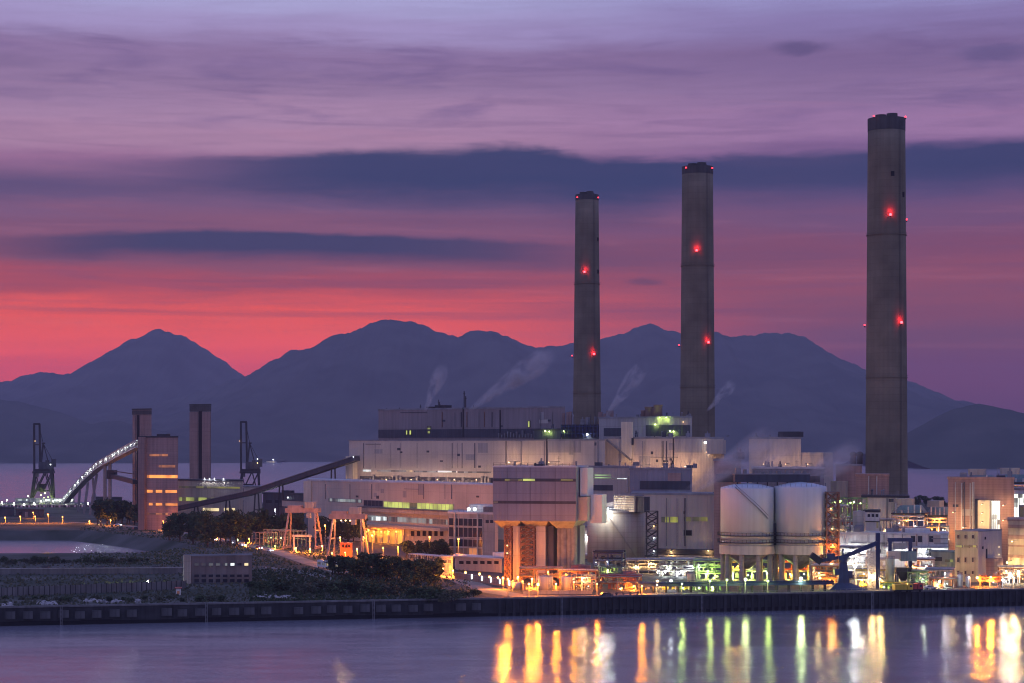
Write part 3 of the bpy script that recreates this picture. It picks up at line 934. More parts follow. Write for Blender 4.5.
# ================================================================ TREES
def crown_mesh(name, seed, mat, n, blobs, leaf):
    r = random.Random(seed)
    vs, fs = [], []
    for k in range(n):
        bx, by, bz, br, bh = blobs[r.randrange(len(blobs))]
        while True:
            p = Vector((r.uniform(-1, 1), r.uniform(-1, 1), r.uniform(-1, 1)))
            if 0.25 < p.length < 1: break
        c = Vector((bx + p.x * br, by + p.y * br, bz + p.z * bh))
        s = leaf * r.uniform(0.5, 1.3)
        a = Vector((r.gauss(0, 1), r.gauss(0, 1), r.gauss(0, 0.6))).normalized()
        t = a.cross(Vector((r.gauss(0, 1), r.gauss(0, 1), r.gauss(0, 1)))).normalized()
        o = len(vs)
        vs += [c - a * s, c + t * s * 0.6, c + a * s * 1.1, c - t * s * 0.6]
        fs.append((o, o + 1, o + 2, o + 3))
    mb = MB(); mb._add(vs, fs)
    return mb.mesh(name, mat)


def trunk_mesh(seed, h, r0, limbs):
    r = random.Random(seed)
    mb = MB()
    p = Vector((0, 0, -0.2)); rr = r0
    for k in range(4):
        q = p + Vector((r.uniform(-.25, .25), r.uniform(-.25, .25), h / 4))
        mb.tube(p, q, rr, 7, rr * 0.82); p = q; rr *= 0.82
        if k >= 1:
            for j in range(limbs):
                a = r.uniform(0, 2 * PI)
                e = q + Vector((math.cos(a) * r.uniform(1, 2.2), math.sin(a) * r.uniform(1, 2.2), r.uniform(.6, 2)))
                mb.tube(q, e, rr * 0.55, 5, rr * 0.2)
    return mb.mesh('trunk', 'bark')


TREES = []
for k, (mat, seed) in enumerate((('leaf_dark', 5), ('leaf_mid', 8), ('leaf_dark', 13), ('leaf_mid', 21))):
    r = random.Random(seed)
    bl = []
    for j in range(11):
        a = r.uniform(0, 2 * PI); d = r.uniform(0, 2.3)
        bl.append((math.cos(a) * d, math.sin(a) * d, r.uniform(2.4, 8.3) - d * 0.3, r.uniform(1.1, 2.0), r.uniform(0.9, 1.6)))
    TREES.append((trunk_mesh(seed, 7.0, 0.28, 2), crown_mesh('crown', seed, mat, 1100, bl, 0.42)))
SHRUBS = []
for k, (mat, seed) in enumerate((('leaf_dark', 31), ('leaf_mid', 37), ('leaf_dry', 41))):
    r = random.Random(seed)
    bl = []
    for j in range(7):
        a = r.uniform(0, 2 * PI); d = r.uniform(0, 2.8)
        bl.append((math.cos(a) * d, math.sin(a) * d, r.uniform(1.0, 3.4) - d * 0.25, r.uniform(1.0, 1.9), r.uniform(0.8, 1.4)))
    SHRUBS.append((trunk_mesh(seed, 2.6, 0.16, 3), crown_mesh('crown', seed, mat, 560, bl, 0.36)))


def plant(kind, loc, sc, label, group, cat, name, wide=1.0):
    src = (TREES if kind == 't' else SHRUBS)
    tr, cr = src[rnd.randrange(len(src))]
    o = thing(name, label, cat, loc, rnd.uniform(0, 6.28), group)
    o.scale = (sc * wide, sc * wide, sc)
    obj('trunk', tr, o); obj('crown', cr, o)
    return o


def belt(n, pxa, pxb, base, top, label, group, kind='t', jitter=6, name='tree', cat='tree', wide=1.0):
    """n plants between two picture columns; base / top give rows at both ends"""
    for k in range(n):
        t = (k + rnd.uniform(0.2, 0.8)) / n
        px = pxa + (pxb - pxa) * t
        by = base[0] + (base[1] - base[0]) * t + rnd.uniform(-jitter, jitter) * 0.5
        ty = top[0] + (top[1] - top[0]) * t + rnd.uniform(-2.5, 2.5)
        p = gp(px, by)
        h = max(1.5, (by - ty) / F * p.y)
        plant(kind, p, h / (9.3 if kind == 't' else 4.4), label, group, cat, name, wide)


belt(16, 166, 266, (541, 545), (513, 510), 'dense dark tree in the belt below the long inclined conveyor', 'trees in the belt below the long conveyor', jitter=10)
belt(10, 262, 300, (538, 540), (513, 514), 'dark tree standing behind the left pink gantry crane', 'trees behind the left gantry crane', jitter=8)
belt(6, 320, 364, (541, 543), (516, 514), 'dark tree standing behind the right pink gantry crane', 'trees behind the right gantry crane', jitter=5)
belt(7, 404, 447, (558, 559), (541, 538), 'round dark tree in the clump before the beige windowed hall', 'trees before the beige windowed hall', jitter=3, wide=1.2)
belt(9, 330, 382, (573, 580), (556, 552), 'dark bushy tree of the foreland thicket left of the orange road', 'trees of the foreland thicket', jitter=8, wide=1.3)
belt(13, 378, 441, (578, 584), (556, 559), 'dark broad tree in the thick of the waterfront thicket', 'trees in the thick of the waterfront thicket', jitter=12, wide=1.3)
belt(22, 352, 482, (591, 599), (576, 590), 'dark shrub at the front of the waterfront thicket above the quay', 'shrubs at the front of the waterfront thicket', 's', 9, 'shrub', 'shrub', 1.2)
belt(26, -6, 150, (563, 562), (556.5, 557), 'small dark shrub in the row along the near lagoon bank', 'shrubs along the near lagoon bank', 's', 3, 'shrub', 'shrub', 1.1)
belt(10, 96, 136, (523, 524), (499, 500), 'tall dark tree between the lit conveyor bridge and the brown tower', 'trees below the lit conveyor bridge', jitter=5)
belt(14, 250, 345, (586, 590), (579, 577), 'low dry shrub on the open foreland right of the small grey building', 'shrubs on the open foreland', 's', 14, 'shrub', 'shrub', 1.3)
belt(18, 0, 230, (600, 601), (596, 595.5), 'low shrub in front of the long grey fence', 'shrubs before the long grey fence', 's', 4, 'shrub', 'shrub', 1.3)
belt(8, 908, 946, (505, 508), (495, 497), 'dark distant tree on the rise behind the teal ducts', 'distant trees behind the teal ducts', jitter=2, wide=1.2)


RP = [gp(*p).xy for p in ROAD]
def on_road(p):
    q = Vector((p.x, p.y))
    for a, c in zip(RP, RP[1:]):
        t = max(0, min(1, (q - a).dot(c - a) / (c - a).length_squared))
        if (q - a.lerp(c, t)).length < 6.5: return True
    return False


def in_lagoon(p):
    c = False; n = len(edge)
    for i in range(n):
        (x1, y1), (x2, y2) = edge[i], edge[(i + 1) % n]
        if (y1 > p.y) != (y2 > p.y) and p.x < (x2 - x1) * (p.y - y1) / (y2 - y1) + x1: c = not c
    return c


# ground cover that nobody could count
def scatter(name, n, polypx, size, mat, seed, flat=False):
    r = random.Random(seed); mb = MB(); vs = []; fs = []
    (xa, xb, ya, yb) = polypx
    for k in range(n):
        px, py = r.uniform(xa, xb), r.uniform(ya, yb)
        p = gp(px, py)
        if p.y < qy(p.x) + 4 or in_lagoon(p) or on_road(p): continue
        s = size * r.uniform(0.4, 1.4)
        a = r.uniform(0, PI); d = Vector((math.cos(a), math.sin(a), 0)) * s
        o = len(vs)
        if flat:
            e = Vector((-d.y, d.x, 0)) * r.uniform(.5, 1); h = Vector((0, 0, s * r.uniform(.3, .7)))
            vs += [p - d - e, p + d - e, p + d + e, p - d + e, p - d * .4 + h, p + d * .5 + h]
            fs += [(o, o + 1, o + 5, o + 4), (o + 2, o + 3, o + 4, o + 5), (o + 1, o + 2, o + 5), (o + 3, o, o + 4)]
        else:
            h = Vector((r.uniform(-.2, .2), r.uniform(-.2, .2), s * r.uniform(.7, 1.6)))
            vs += [p - d, p + d, p + d * .4 + h, p - d * .7 + h * .8]
            fs.append((o, o + 1, o + 2, o + 3))
    mb._add(vs, fs)
    return tag(mb.build(name, mat), kind='stuff')


scatter('scrub', 9000, (-20, 470, 560, 608), 0.45, 'leaf_dry', 3)
scatter('grass', 9000, (80, 350, 527, 565), 0.42, 'leaf_mid', 4)
scatter('undergrowth', 3500, (250, 440, 570, 603), 0.6, 'leaf_dark', 6)
mbr = MB(); r = random.Random(77)
for (xa, xb, ya, yb, nn) in ((2, 12, 604, 607, 26), (38, 56, 602, 605, 60), (84, 108, 600, 602.5, 50), (112, 142, 600.5, 603, 40), (250, 290, 596, 598.5, 70)):
    for k in range(nn):
        p = gp(r.uniform(xa, xb), r.uniform(ya, yb)); s = r.uniform(.25, .8)
        mbr.lathe([(s, 0), (s * .9, s * .4), (s * .4, s * .8)], 6, p.x, p.y)
        for i in range(len(mbr.v) - 18, len(mbr.v)):
            v = mbr.v[i]; mbr.v[i] = (v[0] + r.uniform(-.1, .1), v[1] + r.uniform(-.1, .1), v[2] + GZ)
tag(mbr.build('rubble', 'pale_stone'), kind='stuff')


# ================================================================ LAMPS, CARS
def street_lamp(px, py, Y, mat, label, group='street lamps of the power station', r=0.42, power=1.0, name='street_lamp', cat='street lamp'):
    p = P(px, py, Y)
    h = p.z - GZ
    o = thing(name, label, cat, (p.x, p.y, GZ), 0, group)
    MB().tube((0, .9, 0), (0, .9, h + .5), 0.16, 8, 0.10).box(-.3, .3, .6, 1.2, 0, .35).build('pole', 'steel_grey', o)
    hd = MB().bar((0, .9, h + .55), (0, 0, h + .55), .12).box(-.4, .4, -.45, .35, h + r + .02, h + r + .22)
    hd.build('lamp_head', 'steel_grey', o)
    bulb((0, 0, h), r, mat, o, power)
    return o


def car_model():
    prof = [(-2.1, .45), (2.1, .45), (2.15, .75), (1.9, .95), (1.0, 1.02), (.45, 1.5), (-1.0, 1.52), (-1.75, 1.02), (-2.1, .95)]
    m = MB(); n = len(prof)
    m._add([(x, -.85, z) for x, z in prof] + [(x, .85, z) for x, z in prof],
           [tuple(range(n)), tuple(range(2 * n - 1, n - 1, -1))] + [((i + 1) % n, i, n + i, n + (i + 1) % n) for i in range(n)])
    return m


CARM = {c: car_model().mesh('body', 'car_' + c) for c in ('white', 'red', 'dark', 'yellow')}
CARG = MB()
for y in (-.87, .87): CARG.box(-1.3, .6, y - .015, y + .015, 1.05, 1.4)
CARGM = CARG.mesh('window', 'glass_dark')
WHM = MB().tube((0, -.12, 0), (0, .12, 0), .34, 14).mesh('wheel', 'rubber')
HLM = MB().ball((0, 0, 0), .3).mesh('headlight', 'headlight')
TLM = MB().ball((0, 0, 0), .2).mesh('taillight', 'taillight')


def car(p, rz, colour, label, group='cars on the coast road', lit=True):
    o = thing('car', label, 'car', p, rz, group)
    obj('body', CARM[colour], o); obj('window', CARGM, o)
    for x in (-1.35, 1.35):
        for y in (-.78, .78): obj('wheel', WHM, o, (x, y, .34))
    if lit:
        for y in (-.6, .6): obj('headlight', HLM, o, (2.2, y, .75))
        for y in (-.6, .6): obj('taillight', TLM, o, (-2.15, y, .8))
    return o


def rd(px, py): return gp(px, py) + Vector((0, 0, .08))
for px, py, c, lb in ((118, 526, 'white', 'white car with headlights on below the lit conveyor bridge'),
                      (137, 529.5, 'dark', 'dark car with bright headlights beside the foot of the brown clad building'),
                      (214, 541, 'white', 'white car with headlights on, leftmost on the road below the tree belt'),
                      (230, 544, 'dark', 'dark car with headlights on just left of the green glaring lamp'),
                      (242, 546.5, 'white', 'white car with headlights on just right of the green glaring lamp'),
                      (259, 549.5, 'red', 'red car with headlights on before the skeletal pipe frame'),
                      (270, 552, 'white', 'white car with headlights on before the left gantry crane, last of the line')):
    car(rd(px, py), R(-62 if px > 150 else -25), c, lb)
# ================================================================ CHIMNEYS
def chimney(pc, ytop, Y, halfw_top, halfw_bot, ybot_ref, label, beacons, cap_h, marks=()):
    """tapered concrete stack; half widths in picture pixels at its top and at row ybot_ref"""
    x = X(pc, Y); zt = Z(ytop, Y) - GZ
    rt = halfw_top / F * Y; zr = Z(ybot_ref, Y) - GZ; rb = halfw_bot / F * Y
    r0 = rb + (rb - rt) / (zt - zr) * zr
    o = thing('chimney', label, 'chimney', (x, Y, GZ), 0, 'tall concrete chimneys of the power station')
    prof = [(r0 * 1.04, 0), (r0 * 1.04, 1.2), (r0, 1.3)]
    for k in range(1, 13):
        t = k / 12; prof.append((r0 + (rt - r0) * t, 1.3 + (zt - 1.3) * t))
    MB().lathe(prof, 56).build('shaft', 'chimney_concrete', o, True)
    for k in (1, 2):
        t = k / 3 + .06
        rr = r0 + (rt - r0) * t; z = zt * t
        g = MB().lathe([(rr + .02, z), (rr + .5, z), (rr + .5, z + .2), (rr + .02, z + .2)], 48, caps=False)
        g.lathe([(rr + .5, z + 1.1), (rr + .58, z + 1.1), (rr + .58, z + 1.2), (rr + .5, z + 1.2)], 48, caps=False)
        g.build('gallery', 'chimney_concrete', o)
    c = MB().lathe([(rt + .06, zt - cap_h), (rt + .12, zt - cap_h), (rt + .16, zt + .02), (rt * .9, zt + .06), (rt * .55, zt + .1), (rt * .55, zt + .4)], 56)
    c.build('cap_band', 'chimney_cap', o)
    fl = MB()
    for a in range(4):
        fl.tube((math.cos(a * PI / 2 + .6) * rt * .42, math.sin(a * PI / 2 + .6) * rt * .42, zt), (math.cos(a * PI / 2 + .6) * rt * .42, math.sin(a * PI / 2 + .6) * rt * .42, zt + 1.6 + .5 * (a % 2)), rt * .3, 16)
    fl.build('flue', 'chimney_cap', o)
    ld = MB(); ang = -PI / 2 + .55
    for s in (-.3, .3):
        ld.bar((math.cos(ang) * (r0 + .35) + s, math.sin(ang) * (r0 + .35), 2), (math.cos(ang) * (rt + .35) + s, math.sin(ang) * (rt + .35), zt - 2), .09)
    k = 3
    while k < zt - 2:
        t = k / zt; rr = r0 + (rt - r0) * t + .35
        ld.bar((math.cos(ang) * rr - .3, math.sin(ang) * rr, k), (math.cos(ang) * rr + .3, math.sin(ang) * rr, k), .07); k += 1.2
    ld.build('ladder', 'steel_dark', o)
    for (bx, by) in marks:
        z = Z(by, Y) - GZ; t = z / zt; rr = r0 + (rt - r0) * t
        dx = X(bx, Y) - x
        yy = -math.sqrt(max(.1, rr * rr - dx * dx))
        MB().box(dx - .9, dx + .9, yy - .1, yy + 1.5, z - 1.2, z + 1.2).build('vent', 'opening', o)
    for (bx, by, big) in beacons:
        z = Z(by, Y) - GZ; t = min(1, z / zt); rr = r0 + (rt - r0) * t
        dx = X(bx, Y) - x
        if abs(dx) < rr * .97: yy = -math.sqrt(rr * rr - dx * dx) - 1.0
        else: yy = -0.5
        bs = MB().bar((dx, yy, z - .7), (dx * .9, yy + 2.2, z - .7), .25).tube((dx, yy, z - .9), (dx, yy, z - .3), .3, 8)
        bo = bs.build('beacon', 'steel_dark', o)
        MB().ball((dx, yy, z + .25), .75 if big else .5).build('lens', 'lamp_red' if big else 'lamp_red_small', bo)
        if big:
            if 'red' not in LDATA:
                LDATA['red'] = bpy.data.lights.new('lamp_red', 'POINT'); LDATA['red'].color = POWER['lamp_red'][0]; LDATA['red'].energy = POWER['lamp_red'][1]; LDATA['red'].shadow_soft_size = .2
            l = bpy.data.objects.new('lamp_light', LDATA['red']); COL.objects.link(l); l.parent = bo; l.location = (dx, yy - .6, z + 1.6)
    return o


chimney(886.5, 119, 990, 18.4, 20.3, 400, 'widest and tallest concrete chimney, rightmost of the three, with red warning lights',
        [(871.5, 118.5, 0), (904, 118.5, 0), (886.5, 217.5, 1), (906.5, 220, 0), (898, 324, 1), (864.5, 325.5, 0)], 6.2, marks=((889, 176), (900, 196)))
chimney(697.5, 167, 1174, 15.4, 17.2, 400, 'middle one of three concrete chimneys, between the wide right one and the short left one',
        [(685, 169.5, 0), (711.5, 169.5, 0), (695, 252.5, 1), (679, 345.5, 0), (707, 343.5, 1)], 4.5)
chimney(587, 195, 1304, 11.5, 13.8, 400, 'shortest and thinnest of the three concrete chimneys, behind the dark roofed boiler house',
        [(577, 198.5, 0), (598, 198.5, 0), (584, 273.5, 1), (572, 356, 0), (593.5, 355, 1)], 3.6, marks=((597, 240), (597, 272)))


# ================================================================ FAR LEFT: JETTY, UNLOADER CRANES, CONVEYORS
Yj = 1690
j = thing('coal_jetty', 'long low jetty with white lamps on the far left shore', 'jetty', (X(-60, Yj), Yj, 0))
Lj = X(92, Yj) - X(-60, Yj)
MB().box(0, Lj, -12, 26, 5.2, 6.6).build('deck', 'concrete_dark', j)
pl = MB()
for k in range(20):
    for y in (-10, 0, 12, 24): pl.tube((3 + k * (Lj - 6) / 19, y, -3), (3 + k * (Lj - 6) / 19, y, 5.2), .55, 8)
pl.build('pile', 'concrete_dark', j)
gb = MB().box(X(18, Yj) - X(-60, Yj), X(76, Yj) - X(-60, Yj), -9, -5.5, 7.6, 11.2)
for k in range(10): gb.box(58 + k * 6.3, 58.4 + k * 6.3, -8, -6, 6.6, 7.6)
gb.build('gallery', 'steel_grey', j)
gl = MB().box(X(19, Yj) - X(-60, Yj), X(30, Yj) - X(-60, Yj), -9.15, -8.9, 9.0, 10.5).build('window', 'win_white', j)
MB().box(X(48, Yj) - X(-60, Yj), X(75, Yj) - X(-60, Yj), -9.15, -8.9, 8.8, 10.3).build('window', 'win_white', j)
for px, py in ((2, 502), (7, 500), (14, 503), (24, 504), (34, 503), (41, 501), (46, 500), (53, 501), (60, 500), (66, 501.5), (72, 499), (79, 503), (88, 503)):
    q = Vector((X(px, Yj - 12) - X(-60, Yj), -12, Z(py, Yj - 12)))
    lo = MB().bar(q + Vector((0, 0, -6.0 if q.z > 13 else -(q.z - 6.6))), q + Vector((0, 0, .4)), .2).build('lamp_post', 'steel_grey', j)
    bulb(q, .65, 'lamp_jetty', lo)


def unloader(px, ybase, ytop, Y, label, lamps, s=1.0):
    p = P(px, 0, Y)
    zb = 6.6
    o = thing('unloader_crane', label, 'crane', (p.x, Y, zb), R(8), 'ship unloader cranes on the coal jetty')
    k = F / Y                                     # pixels per metre
    top = Z(ytop, Y) - zb; zy = Z(468, Y) - zb
    # legs: two trestles, the left one splayed
    for a in (-1, 1):
        y = a * 7
        MB().bar((-9.0, y, 0), (-5.5, y, zy - 4), 1.7).build('leg', 'steel_dark', o)
        MB().bar((9.5, y, 0), (8.2, y, zy), 1.9).build('leg', 'steel_dark', o)
        MB().bar((-9.0, y, 1.8), (9.5, y, 1.8), 1.4).bar((-7.2, y, zy * .35), (8.8, y, zy * .35), .7).build('sill_beam', 'steel_dark', o)
    br = MB()
    for a in (-1, 1):
        y = a * 7
        br.bar((-8.5, y, 3), (3, y, zy - 3), .9).bar((9, y, 3), (3, y, zy - 3), .9).bar((-6, y, zy - 4), (-2, y, zy * .35), .8).bar((1, y, zy * .35), (8.6, y, zy - 3), .8)
    br.bar((-9, -7, 3), (-5.7, 7, zy - 5), .4).bar((9.4, -7, 3), (8.3, 7, zy - 4), .5).bar((9.4, 7, 3), (8.3, -7, zy - 4), .5).build('bracing', 'steel_dark', o)
    MB().box(-7.5, 10, -8, 8, zy - 4.5, zy - 2.8).box(-6.5, 10, -3.5, 3.5, zy - 2.8, zy - .8).build('portal_girder', 'steel_dark', o)
    MB().box(-2.5, 9.5, -4.2, 4.2, zy - .8, zy + 5.2).box(3, 6, -2, 2, zy + 5.2, zy + 6.6).box(8, 11.5, -3, 3, zy + 1, zy + 7.5).build('machinery_house', 'clad_dark', o)
    MB().box(-5.6, -2.8, -2.2, 2.2, zy - 7.5, zy - 4.6).build('cab', 'steel_grey', o)
    hop = MB().frustum((-1.5, 1.5, -2, 2), zy * .30, (-4.5, 4.5, -4, 4), zy * .55); hop.build('hopper', 'steel_dark', o)
    # raised boom: two parallel girders closed at the tip
    bm = MB()
    for x0, x1 in ((-6.2, -6.4), (-1.2, -1.9)):
        bm.bar((x0, -1.5, zy - 3), (x1, -1.5, top), 1.7, 1.6)
    bm.bar((-7, -1.5, top), (-1.4, -1.5, top), 1.7, 1.6)
    bm.box(-6.6, -1.2, -2.2, -.8, top - 18, top - 17.2)
    bm.build('boom', 'steel_dark', o)
    MB().bar((-1.4, 2.4, zy - 1), (1.0, 1, zy + 21), 1.3).bar((5, 2.4, zy + 5), (1.0, 1, zy + 21), .6).bar((-1.4, -3, zy - 1), (1.0, -1, zy + 21), 1.2).box(0, 2.6, -2, 2, zy + 20.4, zy + 21.6).build('mast', 'steel_dark', o)
    MB().bar((1, 0, zy + 21), (-1.8, -1.5, top - 4), .35).bar((1, 0, zy + 21), (9, 0, zy + 6), .35).build('stay', 'steel_dark', o)
    for lx, ly, mt, rr in lamps:
        q = local(o, P(lx, ly, Y - 9)); q = Vector((q.x, min(q.y, -7.6), q.z))
        lo = MB().box(q.x - .4, q.x + .4, q.y, q.y + .8, q.z + .5, q.z + .9).build('work_lamp', 'steel_dark', o)
        bulb(q, rr, mt, lo)
    return o


unloader(42, 505, 424, 1700, 'dark ship unloader crane with raised boom at the far left, its foot lit green',
         [(50.5, 464.5, 'lamp_small', .6), (35, 441, 'lamp_small_warm', .35), (28, 496, 'lamp_green', .6), (41, 495, 'lamp_green', .55), (45, 493, 'lamp_green', .5), (44, 498, 'lamp_green', .55), (48, 497, 'lamp_green', .45)])
unloader(248.5, 505, 422, 1690, 'dark ship unloader crane with raised boom behind the low lit building',
         [(257.5, 459, 'lamp_small', .5), (257.5, 463, 'lamp_small_warm', .5), (239.5, 441, 'lamp_small_warm', .4)])
# jetty part under the second crane
MB().box(X(225, Yj) - X(-60, Yj), X(272, Yj) - X(-60, Yj), -12, 26, 5.2, 6.6).build('deck', 'concrete_dark', j)

# curved, lit conveyor bridge
pts = [P(66, 503, 1610), P(75, 492, 1545), (P(86, 480.5, 1475)), P(99, 468.5, 1400), P(118, 458, 1310), P(139.5, 447, 1222)]
o = thing('conveyor_bridge', 'steep lit conveyor bridge curving up from the jetty to the brown tower', 'conveyor', (pts[0].x, pts[0].y, GZ))
base = Vector((pts[0].x, pts[0].y, GZ))
lp = [p - base for p in pts]
flo = MB(); tr = MB(); rf = MB()
for a, c in zip(lp, lp[1:]):
    flo.bar(a, c, 4.6, .7)
    d = (c - a).normalized(); s = Vector((d.y, -d.x, 0)).normalized(); up = Vector((0, 0, 3.8))
    n = max(3, int((c - a).length / 4.5))
    for sg in (-2.2, 2.2):
        tr.bar(a + s * sg + up, c + s * sg + up, .4)
        for k in range(n):
            p0 = a.lerp(c, k / n) + s * sg; p1 = a.lerp(c, (k + 1) / n) + s * sg
            tr.bar(p0, p0 + up, .25).bar(p0, p1 + up, .22)
    rf.bar(a + up + Vector((0, 0, .5)), c + up + Vector((0, 0, .5)), 5.0, .35)
flo.build('walkway', 'steel_pale', o); tr.build('truss', 'steel_pale', o); rf.build('canopy', 'steel_pale', o)
nl = 30
acc = [0]
for a, c in zip(lp, lp[1:]): acc.append(acc[-1] + (c - a).length)
for k in range(nl):
    d = acc[-1] * (k + .5 + rnd.uniform(-.45, .45)) / nl
    i = max(q for q in range(len(acc) - 1) if acc[q] <= d)
    a, c = lp[i], lp[i + 1]
    p = a.lerp(c, (d - acc[i]) / (acc[i + 1] - acc[i]))
    dd = (c - a).normalized(); s = Vector((dd.y, -dd.x, 0)).normalized()
    if s.y > 0: s = -s
    q = p + s * (1.6 if k % 2 else 2.6) + Vector((0, 0, 2.9))
    bulb(q, rnd.choice((.22, .3, .38, .5)), 'lamp_small', o, 2.5)
for px, yt, Y in ((105, 466, 1365), (110, 464, 1352)):
    MB().bar(P(px, yt, Y) - base, Vector((X(px, Y), Y, GZ)) - base, 2.0).build('trestle', 'steel_grey', o)
for (pa, ya, pb, Y) in ((88, 482, 84, 1460), (93, 478, 96, 1440), (97, 474, 90, 1430), (80, 490, 78, 1510)):
    MB().bar(P(pa, ya, Y) - base, Vector((X(pb, Y), Y, GZ)) - base, 1.6).build('trestle', 'steel_grey', o)
a, c = P(112, 476, 1345) - base, P(135, 482, 1250) - base
MB().bar(a, c, 3, 2.6).bar(P(113, 471, 1340) - base, P(134, 474, 1250) - base, .6).box(a.x - 3, a.x + 3, a.y - 3, a.y + 3, a.z - 2, a.z + 4).build('side_gallery', 'steel_dark', o)

# low dark sheds and lamps at the back of the lagoon
for (p0, p1, yt, Y, lb) in ((92, 122, 497, 1560, 'flat dark shed behind the legs of the lit conveyor bridge'), (-12, 14, 507, 1420, 'low dark shed at the left edge behind the lagoon'), (16, 44, 509, 1400, 'low dark shed beside the orange lamps behind the lagoon')):
    w = Wall('shed', lb, 'shed', p0, Y, p1, Y - 12)
    w.shell('clad_dark', yt, 14, roof='roof_dark')
    w.win(p0 + 3, p0 + 6, yt + 3, yt + 6, 'glass_dark'); w.block('door', 'steel_grey', p0 + 9, p0 + 12, yt + 3, None, -.15, .1)
names = ('leftmost', 'second from the left', 'third from the left', 'fourth from the left', 'rightmost')
for k, (px, py) in enumerate(((5, 517.5), (20, 516.5), (35, 516.5), (48, 514.5), (62.5, 517))):
    street_lamp(px, py, 1285, 'lamp_sodium', 'orange street lamp on the far bank of the lagoon, %s of five' % names[k], 'orange lamps behind the lagoon', .45)
street_lamp(110.5, 520, 1240, 'lamp_sodium', 'orange street lamp at the feet of the lit conveyor bridge', r=.38)
street_lamp(100, 521, 1260, 'lamp_warm', 'pale orange lamp left of the conveyor bridge trestle', r=.25)

# tall brown tower pair and the brown clad building
w = Wall('brown_tower', 'tall slender brown tower with vertical groove beside the conveyor bridge', 'tower', 132.5, 1300, 151.5, 1288)
w.shell('tower_brown', 408.5, 13, roof='chimney_cap')
w.block('groove', 'opening', 137, 139.5, 415, None, -.12, .1); w.block('crown_band', 'chimney_cap', 132.3, 151.7, 410.5, 414.5, -.3, 0)
w.block('pilaster', 'tower_brown', 133.5, 136, 416, None, -.7, 0)
w = Wall('brown_building', 'brown clad tower building with five glowing orange window strips', 'building', 140, 1180, 178, 1170)
w.shell('clad_brown', 436, 24, roof='roof_dark')
w.block('lift_shaft', 'tower_brown', 140, 146.5, 437, None, -2.2, 0)
w.block('roof_hut', 'roof_dark', 153, 162, 434, 436.2, 4, 9)
w.win(149, 168, 454, 456.2, 'win_orange_dim'); w.win(159, 176, 465, 467.5, 'win_orange_dim'); w.win(147, 177.5, 475, 478, 'win_orange')
w.win(147, 177, 490, 492.7, 'win_orange'); w.win(149, 177.5, 503, 505.5, 'win_orange'); w.win(147, 168, 513, 514.6, 'win_orange_dim')
w.win(158, 174, 530, 532, 'bay_orange', 'door')
street_lamp(163, 521, 1160, 'lamp_sodium', 'small orange lamp before the brown clad building', r=.3)
# twin shaft tower
w = Wall('grey_tower', 'tall grey brown twin shaft tower with a dark groove behind the low lit building', 'tower', 190, 1455, 211, 1445)
w.shell('concrete_dark', 404, 15, roof='chimney_cap')
w.block('crown_band', 'chimney_cap', 189.8, 211.2, 405.5, 411, -.35, 0)
w.block('groove', 'opening', 199, 202, 411, None, -.14, .1); w.block('pilaster', 'tower_brown', 190.3, 198.4, 412, None, -.9, 0); w.block('pilaster', 'tower_brown', 202.8, 210.8, 412, None, -.9, 0)
# low lit building
w = Wall('workshop', 'low beige building with two strips of yellow windows beside the brown tower', 'building', 178, 1335, 243, 1305)
w.shell('clad_beige', 479.5, 26, roof='roof_dark')
w.win(179, 240, 486.5, 488.2, 'win_yellow_dim'); w.win(179, 221, 497.5, 501.2, 'win_lime'); w.win(203, 219, 508, 511, 'win_warm'); w.win(224, 236, 508, 511, 'win_warm')
for px in (205, 210, 215, 224): w.lamp(px, 478.5, 'lamp_white', .3, .5)
w2 = Wall('annex', 'plain pinkish block at the right end of the low beige building, before the crane', 'building', 243.5, 1300, 262, 1292)
w2.shell('clad_mauve', 486, 20, roof='roof_grey'); w2.win(245, 252, 494, 496, 'glass_dark')
# dark block, pink pipe bridge, lamps
w = Wall('dark_store', 'long dark storage block right of the annex, one white lamp on it', 'building', 263, 1290, 304, 1262)
w.shell('clad_dark', 493, 18, roof='roof_dark'); w.lamp(289, 497.5, 'lamp_small', .55); w.block('vent_box', 'roof_dark', 278, 286, 490.5, 493.2, 3, 7)
for k in range(3): w.win(266 + k * 9, 272 + k * 9, 500, 503, 'glass_dark')
w = Wall('pipe_bridge', 'long pinkish enclosed pipe bridge above the gantry cranes', 'pipe bridge', 282, 1140, 366, 1060, zb=GZ)
z0, z1 = w.z(324, 508.5), w.z(324, 502.5)
MB().box(0, w.L, 0, 4, z0, z1).build('duct', 'clad_mauve', w.root); MB().box(0, w.L, -.3, 4.3, z1, z1 + .4).build('roof', 'roof_dark', w.root)
pm = MB().box(-.3, .3, -.3, .3, 0, z0).mesh('column', 'steel_grey')
for k in range(7):
    for y in (.5, 3.5): obj('column', pm, w.root, (2 + k * (w.L - 4) / 6, y, 0))
w.win(313.5, 319, 506, 513, 'bay_white', 'lit_cabin')
street_lamp(275, 509.5, 1215, 'lamp_white', 'tall white lamp above the trees right of the low beige building', r=.45)
street_lamp(273.5, 516.5, 1190, 'lamp_white', 'lower white lamp just under the tall white one by the trees', r=.4)

